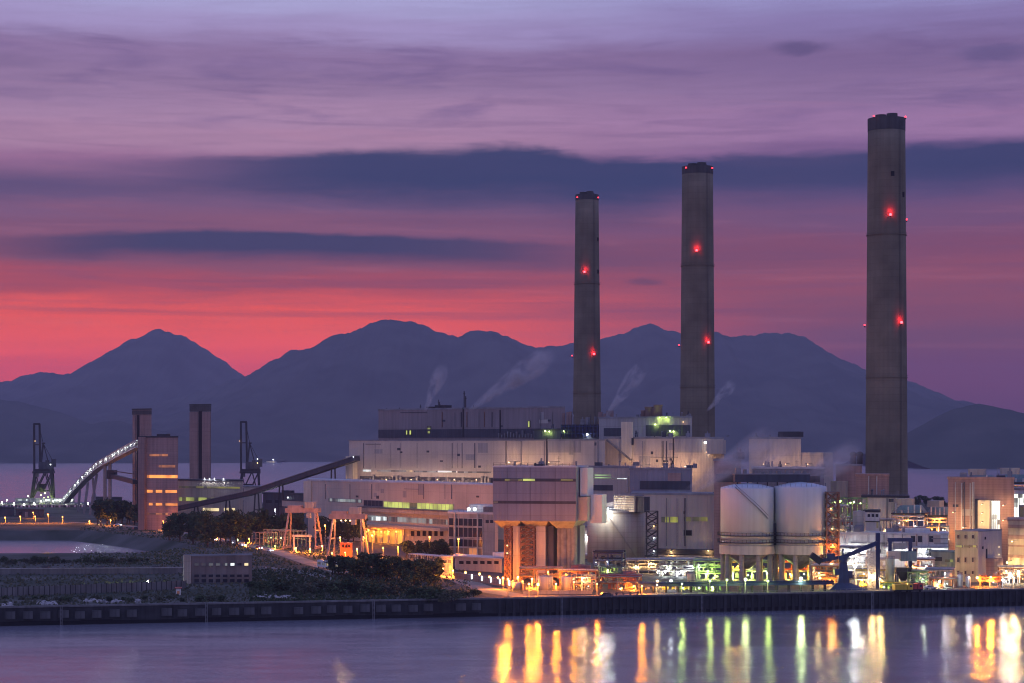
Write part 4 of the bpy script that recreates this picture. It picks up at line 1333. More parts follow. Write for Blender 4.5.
# long dark inclined conveyor
a, bnd, c = P(176, 509, 1290), P(250, 493.5, 1212), P(357, 458.5, 1108)
o = thing('inclined_conveyor', 'long dark inclined conveyor gallery rising to the main plant', 'conveyor', (a.x, a.y, GZ))
bs = Vector((a.x, a.y, GZ)); la, lb_, lc = a - bs, bnd - bs, c - bs
MB().bar(la, lb_, 3.6, 2.5).bar(lb_ - (lc - lb_) * .01, lc, 3.65, 2.55).build('gallery', 'clad_dark', o)
MB().bar(la + Vector((0, 0, 1.5)), lb_ + Vector((0, 0, 1.5)), 4.1, .35).bar(lb_ + Vector((0, 0, 1.53)), lc + Vector((0, 0, 1.53)), 4.15, .35).build('roof', 'steel_grey', o)
for t in (.12, .30, .46, .60, .88):
    q = la.lerp(lb_, t / .42) if t < .42 else lb_.lerp(lc, (t - .42) / .58)
    sm = MB()
    for sx in (-1.6, 1.6): sm.bar((q.x + sx * 1.3, q.y, 0), (q.x + sx * .6, q.y, q.z - 1.5), .8)
    sm.bar((q.x - 1.6, q.y, q.z * .5), (q.x + 1.6, q.y, q.z * .5), .5)
    sm.build('trestle', 'steel_dark', o)
for px, py in ((354, 457.5), (349, 459), (331, 466)):
    t = (px - 176) / (357 - 176.0)
    Yl = 1290 + (1108 - 1290) * t - 3
    bulb(P(px, py - .5, Yl) - bs, .65, 'lamp_white', o, .3)

# gantry cranes
def gantry(pL, pR, ytop, Y, label, mat, cab, lamps):
    o = thing('gantry_crane', label, 'crane', (X((pL + pR) / 2, Y), Y, GZ), R(-8), 'portal gantry cranes by the trees')
    hw = (pR - pL) / 2 / F * Y; h = Z(ytop, Y) - GZ
    dz = 2.2
    for sx in (-1, 1):
        for y in (-5.5, 5.5):
            MB().bar((sx * (hw + 1.2), y * 1.25, 0), (sx * (hw - .3), y * .35, h - dz), .7).build('leg', mat, o)
        MB().bar((sx * (hw + 1.2), -7.2, .8), (sx * (hw + 1.2), 7.2, .8), 1.0, 1.2).bar((sx * (hw + .4), -4.4, h * .45), (sx * (hw + .4), 4.4, h * .45), .5).build('sill_beam', mat, o)
    MB().box(-hw - 1.5, hw + 1.5, -2.4, -1.0, h - dz, h).box(-hw - 1.5, hw + 1.5, 1.0, 2.4, h - dz, h).build('girder', mat, o)
    MB().box(-hw - 1.5, -hw - .8, -1.0, 1.0, h - 1.8, h - .4).box(hw + .8, hw + 1.5, -1.0, 1.0, h - 1.8, h - .4).build('end_beam', mat, o)
    x = hw * cab
    MB().box(x - 2.2, x + 2.2, -2.8, 2.8, h + .02, h + 3.0).build('trolley', 'clad_mauve', o)
    x2 = -hw * .55
    MB().box(x2 - 3.4, x2 + 3.4, -2.0, 2.0, h + .02, h + 1.3).build('walkway', mat, o)
    MB().box(x - 1, x + 1, -4.2, -2.45, h - 4.6, h - 2.3).build('cab', 'clad_mauve', o)
    for t in lamps:
        lo = MB().box(hw * t - .3, hw * t + .3, -2.2, -1.4, h - dz - .25, h - dz).build('work_lamp', 'steel_dark', o)
        bulb((hw * t, -1.8, h - dz - .6), .35, 'lamp_warm', lo, .4)
    return o


gantry(289, 317, 508, 965, 'pink portal gantry crane on the left, standing before the dark trees', 'steel_pink', .55, ())
gantry(333, 363, 514, 880, 'pink portal gantry crane on the right with lit lamps under its girder', 'steel_pink', .5, (-.4, -.1, .2, .5))
# small portal, orange container and frame
o = thing('portal_frame', 'low pale portal frame between the legs of the left gantry crane', 'frame', gp(302, 552))
Yf = o.location.y; hw = 9 / F * Yf * 1.0; h = 15 / F * Yf
MB().box(-hw, -hw + .9, -.5, .5, 0, h).build('post', 'steel_pale', o); MB().box(hw - .9, hw, -.5, .5, 0, h).build('post', 'steel_pale', o); MB().box(-hw - .3, hw + .3, -.6, .6, h, h + 1.1).build('beam', 'steel_pale', o)
w = Wall('site_cabin', 'orange site cabin at the feet of the right gantry crane', 'cabin', 340, 856, 352.5, 850)
w.shell('paint_orange', 542.5, 4, roof='paint_orange', lip=.1, rh=.25); w.wins(342, 351, 545, 547.5, 3, 'opening', frame='paint_orange')
def frame_shed(name, label, pL, pR, ytop, Y0, Y1, depth, nx, mat, braces=True):
    w = Wall(name, label, 'steel frame', pL, Y0, pR, Y1)
    h = w.z((pL + pR) / 2, ytop)
    cm = MB().box(-.18, .18, -.18, .18, 0, h).mesh('column', mat)
    for k in range(nx + 1):
        for y in (0, depth): obj('column', cm, w.root, (w.L * k / nx, y, 0))
    bm = MB()
    for y in (0, depth):
        bm.box(-.2, w.L + .2, y - .2, y + .2, h, h + .45).box(-.1, w.L + .1, y - .12, y + .12, h * .5, h * .5 + .25)
    for k in range(nx + 1): bm.box(w.L * k / nx - .15, w.L * k / nx + .15, .2, depth - .2, h, h + .3)
    bm.build('beam', mat, w.root)
    return w, h
w, h = frame_shed('steel_frame', 'open skeletal steel frame left of the left gantry crane', 264, 288, 531, 990, 970, 10, 6, 'steel_grey')
w.lamp(270, 538, 'lamp_green', .3, -.6); w.lamp(280, 538, 'lamp_green', .3, -.6)
w, h = frame_shed('steel_frame', 'smaller orange lit skeletal frame right of the green glaring lamp', 252, 263.5, 533, 1010, 1000, 8, 3, 'steel_pink')
for (px, py, Y, mt, lb, rr) in (
        (237, 540, 1035, 'lamp_green', 'glaring green white lamp on the road below the tree belt', .7),
        (216.5, 536.5, 1060, 'lamp_sodium', 'small orange lamp left of the green glaring lamp', .35),
        (249, 538.5, 1020, 'lamp_sodium', 'small orange lamp just right of the green glaring lamp', .28),
        (286.5, 546, 975, 'lamp_sodium', 'low orange lamp behind the foot of the left gantry crane', .38),
        (246, 545, 985, 'lamp_sodium_bright', 'orange lamp before the smaller orange lit skeletal frame', .34),
        (258, 547, 965, 'lamp_sodium', 'orange lamp between the two skeletal frames', .34),
        (275, 546, 960, 'lamp_sodium', 'warm lamp inside the open skeletal frame', .32),
        (296, 548, 935, 'lamp_sodium_bright', 'bright orange lamp between the left gantry crane and the pale portal', .36),
        (310, 549, 925, 'lamp_sodium_bright', 'orange lamp at the right foot of the pale portal frame', .34),
        (322, 546, 915, 'lamp_sodium_bright', 'orange lamp low between the two gantry cranes', .34),
        (345, 552.5, 835, 'lamp_sodium', 'orange lamp before the orange site cabin', .34),
        (357, 549, 850, 'lamp_sodium_bright', 'bright orange lamp just right of the orange site cabin', .36),
        (383, 548, 880, 'lamp_sodium', 'orange lamp on the forecourt of the garage bays', .32),
        (398, 547, 875, 'lamp_sodium', 'orange lamp at the right end of the garage forecourt', .32),
        (89.5, 521, 1275, 'lamp_sodium', 'orange lamp left of the leaning legs of the conveyor bridge', .34),
        (33, 512.5, 1370, 'lamp_sodium', 'orange lamp behind the dark shed at the back of the lagoon', .4),
        (325, 525.5, 960, 'lamp_sodium', 'bright orange street lamp between the two gantry cranes', .45),
        (340, 537.5, 905, 'lamp_sodium_bright', 'orange street lamp above the orange site cabin', .36),
        (332, 553, 850, 'lamp_sodium', 'low orange lamp left of the orange site cabin', .38),
        (363.5, 537, 900, 'lamp_sodium', 'orange street lamp beside the right leg of the right gantry crane', .32),
        (368.5, 530, 985, 'lamp_sodium', 'orange lamp at the left end of the lit garage bays', .36),
        (372, 535.5, 880, 'lamp_sodium_bright', 'bright orange street lamp before the lit garage bays', .38),
        (429.5, 537, 900, 'lamp_sodium', 'orange street lamp above the clump of round trees', .42),
        (402.5, 563, 770, 'lamp_sodium', 'orange lamp on the small hut in the thicket', .33),
        (443, 568.5, 760, 'lamp_sodium', 'orange street lamp at the top of the quay road', .32),
        (453, 570.5, 755, 'lamp_sodium_bright', 'orange street lamp second down the quay road', .34),
        (465.5, 572.5, 748, 'lamp_sodium_bright', 'orange street lamp third down the quay road', .42),
        (479.5, 574, 742, 'lamp_sodium_bright', 'orange street lamp fourth down the quay road', .42),
        (489.5, 577, 735, 'lamp_sodium_bright', 'orange street lamp fifth down the quay road', .36),
        (498, 577.5, 730, 'lamp_sodium_bright', 'orange street lamp sixth down the quay road, by the lattice legs', .38),
        (458.5, 539, 815, 'lamp_sodium', 'orange street lamp reflected before the glazed office', .4),
        (491, 558, 800, 'lamp_green', 'small greenish lamp at the right foot of the glazed office', .25)):
    street_lamp(px, py, Y, mt, lb, r=rr)

# lorry with lit windows, small hut
w = Wall('bus', 'white parked bus with lit windows at the foot of the shrubs', 'bus', 317, 812, 339, 786, zb=GZ + .08)
hh = 3.0
MB().box(0, w.L, 0, 2.5, .6, hh).build('body', 'car_white', w.root)
MB().box(.3, w.L - .3, .1, 2.4, hh, hh + .25).build('roof', 'car_white', w.root)
for k in range(5): MB().box(.8 + k * w.L / 5, .8 + k * w.L / 5 + w.L / 7, -.04, .02, 1.5, 2.5).build('window', 'win_white' if k % 2 else 'win_warm', w.root)
for x in (1.6, w.L - 1.8):
    for y in (.2, 2.3): obj('wheel', WHM, w.root, (x, y, .42)).scale = (1.3, 1.3, 1.3)
w = Wall('hut', 'small brick hut in the thicket under an orange lamp', 'hut', 404, 775, 415.5, 770)
w.shell('brick', 562, 5, roof='roof_dark', rh=.4); w.win(406, 409, 565, 568, 'glass_dark')

# ================================================================ FORELAND
w = Wall('small_building', 'small grey two storey building on the dark foreland with white stair end', 'building', 183.5, 718, 252, 726)
w.shell('concrete_dark', 555.5, 11, roof='concrete_dark', rh=.5, lip=.15)
w.block('stair_end', 'concrete', 183, 190.5, 555, None, -.8, 0)
w.win(185.5, 188, 557, 562, 'opening'); w.win(185.5, 188, 567, 575, 'opening')
w.wins(193, 250, 563, 565.6, 8, ['win_white_dim', 'win_white_dim', 'win_white', 'win_white', 'win_white_dim', 'win_white', 'glass_dark', 'win_warm'], .4, frame='concrete_dark')
w.wins(193, 250, 574.5, 577, 8, 'glass_dark', .35, frame='concrete_dark'); w.wins(193, 250, 579, 582.5, 8, 'glass_dark', .35, frame='concrete_dark')
rl = w
w = Wall('long_fence', 'long grey panel fence across the dark foreland above the quay', 'fence', -20, 652, 186, 690)
h = 3.0; n = 40
for k in range(n):
    MB().box(w.L * k / n + .06, w.L * (k + 1) / n - .06, -.06, .06, .15, h).build('panel', 'concrete_dark', w.root)
pm = MB()
for k in range(n + 1): pm.box(w.L * k / n - .12, w.L * k / n + .12, -.14, .14, 0, h + .2)
pm.build('post', 'concrete_quay', w.root)
w = Wall('low_wall', 'low dark retaining wall along the track on the foreland', 'wall', -20, 768, 184, 775)
MB().box(0, w.L, 0, .8, 0, 2.2).build('wall', 'concrete_dark', w.root)
MB().box(-.1, w.L + .1, -.15, .95, 2.2, 2.5).build('coping', 'concrete', w.root)
for px, lb in ((45.5, 'leftmost'), (101, 'middle'), (156.5, 'rightmost')):
    p = gp(px, 572.5)
    o = thing('kiosk', 'small dark square kiosk on the track, %s of three' % lb, 'kiosk', p, 0, 'kiosks on the foreland track')
    MB().box(-1.1, 1.1, -1.1, 1.1, 0, 2.2).build('wall', 'concrete_dark', o); MB().box(-1.4, 1.4, -1.4, 1.4, 2.2, 2.45).build('roof', 'roof_dark', o); MB().box(-.4, .4, -1.16, -1.05, 0, 1.8).build('door', 'steel_dark', o)
street_lamp(148, 581, 712, 'lamp_jetty', 'lone low white lamp lighting the ground left of the small grey building', r=.34, power=6)
w = Wall('hut', 'tiny pale hut with an orange lit side below the small grey building', 'hut', 176, 663, 181, 663)
w.shell('clad_white', 587.5, 2.5, roof='paint_red', rh=.3); w.win(177, 179.5, 591, 594, 'win_orange_dim')
# ferry on the far water
o = thing('ferry', 'small lit ferry on the far water beside the second unloader crane', 'ferry', (X(272, 6200), 6200, 0))
hm = MB(); pr = [(-24, 0), (-20, -5), (18, -5), (28, 0), (18, 5), (-20, 5)]
hm._add([(x * .9, y * .8, -.5) for x, y in pr] + [(x, y, 3.5) for x, y in pr], [tuple(range(5, -1, -1)), tuple(range(6, 12))] + [(i, (i + 1) % 6, 6 + (i + 1) % 6, 6 + i) for i in range(6)])
hm.build('hull', 'clad_white', o); MB().box(-17, 13, -4, 4, 3.5, 8).box(0, 10, -3, 3, 8, 10.5).build('deckhouse', 'clad_white', o); MB().box(-16, 12, -4.15, -3.95, 4.6, 6.8).build('window', 'win_warm', o)
MB().ball((4, 0, 13), 2.2).bar((4, 0, 10), (4, 0, 12), .4).build('mast_light', 'lamp_small', o)
# ================================================================ MAIN PLANT
def pshell(w, mat, ytop, depth, pref, roof='roof_grey', rh=0.9, lip=0.3): return w.shell(mat, ytop, depth, pref, roof, lip, rh)


# boiler house (top box)
w = Wall('boiler_house', 'high long boiler house with a dark louvre band, tallest flat roof of the plant', 'building', 378.5, 1200, 565, 1105)
pshell(w, 'clad_brown_grey', 409, 45, 380)
w.block('louvre_band', 'clad_dark', 378.6, 564.8, 429, 437.5, -.25, .1)
w.block('downpipe', 'steel_dark', 463, 463.8, 407.5, 437, -.5, 0); w.block('downpipe', 'steel_dark', 500, 500.8, 410, 437, -.5, 0)
for a, c, y0, y1 in ((406.5, 407.8, 430.5, 434.5), (410, 411.6, 430.5, 434.5), (428, 431, 426.5, 429.3), (428.2, 430.6, 431, 433.3), (528.5, 530.3, 421, 427)):
    w.win(a, c, y0, y1, 'win_lime', proud=.4, frame='steel_dark')
for px, yt in ((382, 408), (395, 407.5), (416, 404.5), (434, 399.5), (434.8, 402), (459.5, 391), (461, 396), (469, 405)):
    u = w.u(px); z1 = w.z(px, yt)
    MB().bar((u, 4, w.h), (u, 4, z1), .45 if 458 < px < 462 else .3).bar((u - 1, 4, z1 - 1.4), (u + 1, 4, z1 - 1.4), .2).build('roof_mast', 'steel_dark', w.root)
w.block('roof_hut', 'roof_dark', 429, 440, 405, 407.6, 5, 10); w.block('roof_hut', 'roof_dark', 420, 426, 406.5, 408.2, 5, 10)
pm = MB()
for k in range(22):
    x = w.u(500) + k * 2.0 * 1.1; pm.box(x, x + .7, -1.6, -.3, w.z(530, 437.4), w.z(530, 437.4) + rnd.uniform(1.5, 4.5))
pm.build('pipework', 'steel_grey', w.root)

facade_detail(w, 54, 16, 384, 555, 412, 427, ('steel_grey', 'clad_dark', 'steel_rust'))
# turbine hall
w = Wall('turbine_hall', 'long mauve turbine hall below the boiler house with a thin strip of white lights', 'building', 349, 1130, 605, 1012)
pshell(w, 'clad_pink', 440, 70, 352, rh=.6)
w.win(363, 371, 469.6, 471.6, 'win_white', 'lit_strip'); w.win(377, 410, 470.2, 471.8, 'win_white_dim', 'lit_strip'); w.win(406.5, 412.5, 470.2, 472, 'win_warm', 'lit_strip')
w.win(414, 436, 470.8, 472.4, 'win_white_dim', 'lit_strip'); w.win(436, 457, 470.8, 472.4, 'win_white', 'lit_strip'); w.win(458, 491, 471.5, 473, 'win_white_dim', 'lit_strip')
w.block('louvre_band', 'clad_dark', 360, 493, 477, 482.5, -.2, .1, pref=430)
lv = MB()
for k in range(40):
    u0 = w.u(361 + k * 3.3); lv.box(u0, u0 + rnd.uniform(.6, 2.2), -rnd.uniform(1.2, 2.2), -.3, w.z(430, 483), w.z(430, 483) + rnd.uniform(1.2, 4.2))
lv.build('vent_row', 'steel_grey', w.root)
for px in (370, 395, 420, 446, 463, 485, 520, 545): w.lamp(px, 479.5, 'lamp_fill_wash', .3, 7, .7)
for px in (520, 560): w.lamp(px, 462, 'lamp_fill_wash', .3, 9, 1.2)  # added fill lamps that warm the hall's right end
w.block('transfer_house', 'clad_cream', 350, 357.5, 456, 482, -3.5, 0)
w.block('dark_panel', 'clad_grey', 548, 580.5, 439, 452.5, -.25, .1); w.block('panel_post', 'steel_dark', 546.5, 547.6, 438, 467, -.4, .1)
w.lamp(354, 485, 'lamp_warm', .35, 4.6)

facade_detail(w, 51, 22, 362, 480, 443, 468)
facade_detail(w, 52, 10, 505, 600, 441, 464)
# front block
w = Wall('front_hall', 'long low beige hall with lime yellow window strip and orange lit garage bays', 'building', 308, 1085, 498, 935)
pshell(w, 'clad_pink', 480, 34, 340, rh=.8, roof='roof_pale')
w.win(384, 454, 503, 508.7, 'win_lime', 'window_strip', frame='clad_beige', n=18)
w.win(364, 383, 500.6, 506, 'glass_dark', 'window_strip', frame='steel_grey', n=5); w.win(329, 362, 499, 502, 'win_white_dim', 'window_strip', frame='steel_grey', n=9)
w.block('balcony', 'clad_beige', 362, 495, 510.8, 514.5, -2.6, 0, pref=430)
w.block('awning', 'concrete_dark', 362, 495, 509.4, 510.8, -2.9, 0, pref=430)
w.win(368, 448, 517.5, 522.5, 'win_white_dim', 'window_strip', frame='clad_pink', n=22)
for a, c in ((369, 372.5), (376.5, 380.5), (384, 387)): w.win(a, c, 516.8, 520.5, 'win_white', proud=.3)
w.block('canopy', 'clad_pink', 366, 448, 525.5, 528.5, -4.5, 0, pref=407)
for k in range(5):
    a = 368.5 + k * 7.4
    w.win(a, a + 5, 530.0, 546.5, 'bay_orange_dim', 'garage_bay', proud=.2)
    w.block('bay_pier', 'clad_pink', a + 5.3, a + 7.0, 529.5, None, -.8, 0)
    w.lamp(a + 2.5, 531.5, 'lamp_sodium', .34, 2.6)
w.wins(410, 445, 531, 536, 6, 'opening', .4, frame='clad_pink')
facade_detail(w, 53, 16, 318, 480, 484, 499)
w.block('pale_end_strip', 'clad_cream', 304.5, 312, 481, 506, -.6, .4)  # pale strip standing in for the hall's lighter end face

# boiler group between the chimneys
w = Wall('boiler_plant', 'dark open boiler deck with stub vents around the foot of the thinnest chimney', 'building', 562, 1100, 613, 1088)
pshell(w, 'clad_dark', 424.5, 22, 585, roof='roof_dark'); roof_clutter(w, 3, 16, hmax=4.5)
for px, yt, r in ((561.5, 413, 1.0), (566, 412, 1.0), (568.5, 411.5, .8), (598.5, 412, 1.2), (603, 413.5, 1.0), (608, 410.5, 2.0), (601, 416, .8)):
    u = w.u(px); MB().tube((u, 3, w.h), (u, 3, w.z(px, yt)), r, 12).build('stub_vent', 'tower_brown', w.root)
fr = MB()
for k in range(15): fr.box(w.L * k / 14 - .2, w.L * k / 14 + .2, -1.2, -.3, w.z(585, 437), w.h)
for y in (427, 430.5, 434): fr.box(0, w.L, -1.25, -.3, w.z(585, y), w.z(585, y) + .5)
fr.build('deck_frame', 'steel_blue', w.root)
w.lamp(588.5, 434.5, 'lamp_white', .6, 1.8, .2); w.lamp(603, 433.5, 'lamp_green', .5, 1.8, .2); w.lamp(565, 431, 'lamp_green', .3, 1.8, .15)
w = Wall('boiler_deck', 'dark roof deck with two small green lamps at the right end of the boiler house', 'building', 534, 1085, 561, 1078)
pshell(w, 'clad_dark', 429, 10, 548, roof='roof_dark'); w.lamp(546, 431, 'lamp_green', .45, .9, .15); w.lamp(550, 431.5, 'lamp_green', .4, .9, .15); roof_clutter(w, 5, 6, hmax=2)
w = Wall('boiler_house', 'lower grey green boiler house with two stub stacks, between the thin and middle chimneys', 'building', 599, 1075, 692, 1050)
pshell(w, 'clad_grey', 416.5, 24, 645); roof_clutter(w, 9, 14, hmax=2.5)
for px, yt, r in ((640.5, 410, 1.4), (646, 406.5, 2.2), (655, 404.5, 2.3), (650.5, 408, 1.0)):
    u = w.u(px); MB().lathe([(r * F / 2000, w.h), (r * 1.0, w.z(px, yt) - .6), (r * 1.12, w.z(px, yt) - .5), (r * 1.12, w.z(px, yt))], 18, u, 4).build('stub_stack', 'tower_brown', w.root, True)
w.block('louvre_band', 'clad_dark', 646, 690, 425, 436, -.3, .1); w.block('louvre_band', 'clad_dark', 604, 632, 428, 436, -.3, .1)
for px, py, mt, r in ((660.5, 417.5, 'lamp_green', .3), (667, 417.5, 'lamp_green', .3), (656, 424.5, 'lamp_green', .4), (671, 431, 'lamp_green', .45), (674.5, 431.5, 'lamp_green', .4), (684, 422, 'lamp_small_warm', .3)):
    w.lamp(px, py, mt, r, 1.2, .15)
w = Wall('bunker_hall', 'pale pink bunker hall in front of the middle chimney with a grey upper panel', 'building', 604, 1030, 724, 1005)
pshell(w, 'clad_pink', 437, 30, 655)
w.block('dark_panel', 'clad_grey', 675, 702, 438.5, 452.5, -.25, .1); w.block('panel_post', 'steel_dark', 673, 674, 438, 467, -.4, .1)
w.block('cream_panel', 'clad_cream', 622, 633, 422, 462, -1.2, 0); w.block('stair', 'steel_dark', 632.5, 634.5, 438, 445, -1.6, -1.2)
MB().bar((w.u(608), -1.9, w.z(608, 440)), (w.u(632), -1.9, w.z(632, 460)), 1.0, .8).build('stair_flight', 'steel_grey', w.root)
roof_clutter(w, 12, 14, hmax=2.6); facade_detail(w, 55, 14, 636, 672, 441, 470)
w.block('switch_house', 'clad_pink', 710, 726, 440, 454, -6, 0); w.lamp(706.5, 442.5, 'lamp_small', .8, 2); w.lamp(709.5, 450.5, 'lamp_small', .7, 2); w.lamp(708, 452, 'lamp_small_warm', .4, 2)
for px in (640, 668, 690): w.lamp(px, 466, 'lamp_fill_wash', .3, 8, .9)  # added fill lamps that warm the bunker hall wall
w = Wall('annex', 'grey annex with thin green light strips just right of the top of the silo tower', 'building', 572, 965, 636, 950)
pshell(w, 'clad_mauve', 466, 26, 604)
w.win(588, 611, 474.6, 475.7, 'win_green', 'lit_strip'); w.win(588, 611, 477.2, 478.2, 'win_green', 'lit_strip'); w.win(612, 628, 478.2, 479, 'win_white', 'lit_strip')
w.block('louvre_band', 'clad_dark', 588, 613, 485, 490.5, -.25, .1); w.block('corner_pipe', 'steel_pale', 627, 628, 476, 492, -.5, 0); roof_clutter(w, 15, 6, hmax=2)
w = Wall('crusher_house', 'bluish crusher house with roof railing behind the pinkish wall building', 'building', 630, 945, 692, 932)
pshell(w, 'clad_blue', 468, 24, 660); roof_clutter(w, 17, 9, hmax=2.4); w.rail(w.h, 'steel_pale')
w.block('louvre_band', 'clad_dark', 640, 690, 481, 489.5, -.25, .1); w.block('orange_panel', 'clad_brown', 668, 681, 473, 481, -.3, 0)
w.lamp(676, 493.5, 'lamp_small', .7, 1.0)

# pinkish wall building
w = Wall('wall_building', 'plain pinkish wall building with bright yellow windows between grey tank and white silos', 'building', 632, 910, 722, 893)
pshell(w, 'clad_mauve', 493, 26, 675)
w.win(661.5, 669.2, 516.8, 522.4, 'win_yellow', frame='clad_mauve'); w.win(670.2, 678.2, 516.8, 522.4, 'win_yellow', frame='clad_mauve')
for a in (684, 692.5, 700.5): w.win(a, a + 7.2, 517, 521.3, 'win_yellow_dim', frame='clad_mauve')
w.win(684, 691.8, 530.3, 535.4, 'opening', 'vent_opening', frame='steel_grey')
w.block('roof_ledge', 'roof_dark', 658, 718, 549, 553.5, -6, 0); w.block('ledge_wall', 'clad_beige', 657, 720, 554.5, 560, -6.5, -.01)
w.lamp(676, 551, 'lamp_warm', .25, 7); w.lamp(713, 550, 'lamp_warm', .25, 7)

facade_detail(w, 56, 9, 640, 718, 498, 546, ('steel_grey', 'steel_rust', 'clad_dark'))
# ---------------------------------------------------------------- silo tower on legs
w = Wall('silo_tower', 'square blue grey silo tower raised on tall legs, before the turbine hall', 'tower', 493, 739, 576, 731)
L0 = w.L; D0 = 20.0
zt, zb = w.z(535, 466), w.z(535, 521)
MB().box(0, L0, 0, D0, zb, zt - .5).build('wall', 'clad_blue', w.root)
MB().box(-.2, L0 + .2, -.2, D0 + .2, zt - .5, zt).build('roof', 'roof_pale', w.root)
hp = MB(); zk = w.z(535, 528.5)
for k in range(3):
    a, c = L0 * k / 3, L0 * (k + 1) / 3
    hp.frustum((a + 2.2, c - 2.2, 4, D0 - 4), zk, (a + .02, c - .02, .02, D0 - .02), zb)
hp.build('hopper', 'clad_beige', w.root)
w.h = zt; w.depth = D0
w.rail(zt, 'steel_dark', .3); roof_clutter(w, 21, 9, hmax=1.8)
w.block('louvre_band', 'clad_dark', 493.3, 575.8, 478.5, 481.5, -.1, .1); w.block('louvre_band', 'clad_dark', 493.3, 575.8, 501, 503.8, -.1, .1)
w.win(505, 522, 479, 480.8, 'win_yellow_dim', 'lit_strip', .2); w.win(523, 535, 478.8, 481, 'win_lime', 'lit_strip', .2); w.win(561, 573, 479.2, 480.6, 'win_yellow_dim', 'lit_strip', .2)
w.win(493.5, 498, 501.3, 503, 'win_warm', 'lit_strip', .2)
for px in (507, 530, 555): w.block('panel_joint', 'clad_dark', px, px + .35, 467.5, 520.5, -.06, .05)
# right side block and white box
MB().box(L0, L0 + 3.6, 3, 13, w.z(576, 521), w.z(576, 497)).build('side_block', 'clad_mauve', w.root)
MB().box(L0 + .4, L0 + 3.2, 5, 15, w.z(576, 496.5), w.z(576, 468)).build('stair_tower', 'clad_white', w.root)
MB().box(L0 + 3.7, L0 + 8, 8, 16, w.z(588, 524), w.z(588, 495)).build('white_box', 'clad_white', w.root)
# legs
zl = zk
def leg(p0, p1, d0, d1, mat): return MB().box(w.u(p0), w.u(p1), d0, d1, 0, zl + .8).build('leg', mat, w.root)
leg(511, 519.5, 3, 9, 'clad_pink'); leg(534, 543.5, 3, 9, 'clad_pink'); leg(545, 551, 4, 12, 'clad_dark'); leg(512, 520, 13, 18, 'clad_grey'); leg(553, 574, 10, 18, 'clad_grey')
pc = MB()
for px, r in ((556.5, 1.0), (561, 1.3), (566.5, 1.1), (571, 1.2)): pc.tube((w.u(px), 5, 0), (w.u(px), 5, zl + 1), r, 14)
pc.build('downpipe', 'steel_grey', w.root)
for px, wd in ((506.5, 2.4), (526, 5.2)):
    u = w.u(px)
    lt = MB().xbrace((u, 4, 0), (u, 4, zl + .5), wd, 4.5, 9, .26); lt.build('lattice_leg', 'steel_rust', w.root)
    st = MB()
    for k in range(8): st.bar((u - wd * .4, 4, zl * k / 8), (u + wd * .4, 4, zl * (k + 1) / 8), .9, .12)
    st.build('stair_flight', 'steel_grey', w.root)
for px, py in ((507.5, 545.5), (507.5, 553)): w.lamp(px, py, 'lamp_small_warm', .3, .4)

# ---------------------------------------------------------------- glazed office
w = Wall('office_building', 'glazed office block with white mullions left of the silo tower', 'building', 448.5, 885, 495, 872)
pshell(w, 'concrete', 512, 24, 470, roof='roof_pale')
for y0, y1, mt in ((518.5, 525.8, 'glass_dark'), (527.5, 537, 'glass_dark'), (539.3, 546.5, 'glass_dark'), (548, 556, 'win_orange_dim')):  # lowest strip's orange glow stands in for lamplight reflected in the glass
    w.win(449.2, 482.5, y0, y1, mt, 'window_strip', frame='steel_pale', n=7)
w.block('roof_house', 'clad_white', 464, 488, 505, 512.5, 4, 10); w.block('pier', 'steel_pale', 455, 456, 513, None, -.6, 0); w.block('pier', 'steel_pale', 477.5, 478.4, 513, None, -.6, 0)
w.lamp(467.5, 509.3, 'lamp_small', .9, -1.0); w.lamp(473.5, 509.3, 'lamp_small', .9, -1.0); w.rail(w.h, 'steel_grey')
w.block('grey_block', 'concrete_dark', 482, 494.5, 507, 512, 1, 6)
w.wins(485, 494, 520, 523, 2, 'glass_dark')
w = Wall('shed', 'long shed with pale lit roof below the glazed office', 'shed', 455, 800, 502, 780)
pshell(w, 'clad_mauve', 557, 14, 480, roof='roof_pale', rh=.4, lip=.8); w.wins(458, 500, 561, 564, 6, 'opening', .4)
w.block('roof_vent', 'clad_white', 487, 500, 553, 557.5, 3, 9)  # white block stands in for the brightly lit stretch of roof
w = Wall('shed', 'small pale gatehouse at the top of the quay road', 'shed', 441, 770, 453, 764)
w.shell('clad_cream', 556, 6, roof='roof_pale', rh=.35, lip=.6); w.wins(443, 452, 560, 563, 2, 'win_warm')
w = Wall('parking_canopy', 'long flat pale canopy among the trees left of the quay road', 'canopy', 408, 855, 440, 835)
hz = 3.2
MB().box(0, w.L, 0, 5, hz, hz + .35).build('roof', 'roof_pale', w.root)
pm = MB().box(-.12, .12, -.12, .12, 0, hz).mesh('post', 'steel_pale')
for k in range(6):
    for y in (.4, 4.6): obj('post', pm, w.root, (.4 + k * (w.L - .8) / 5, y, 0))

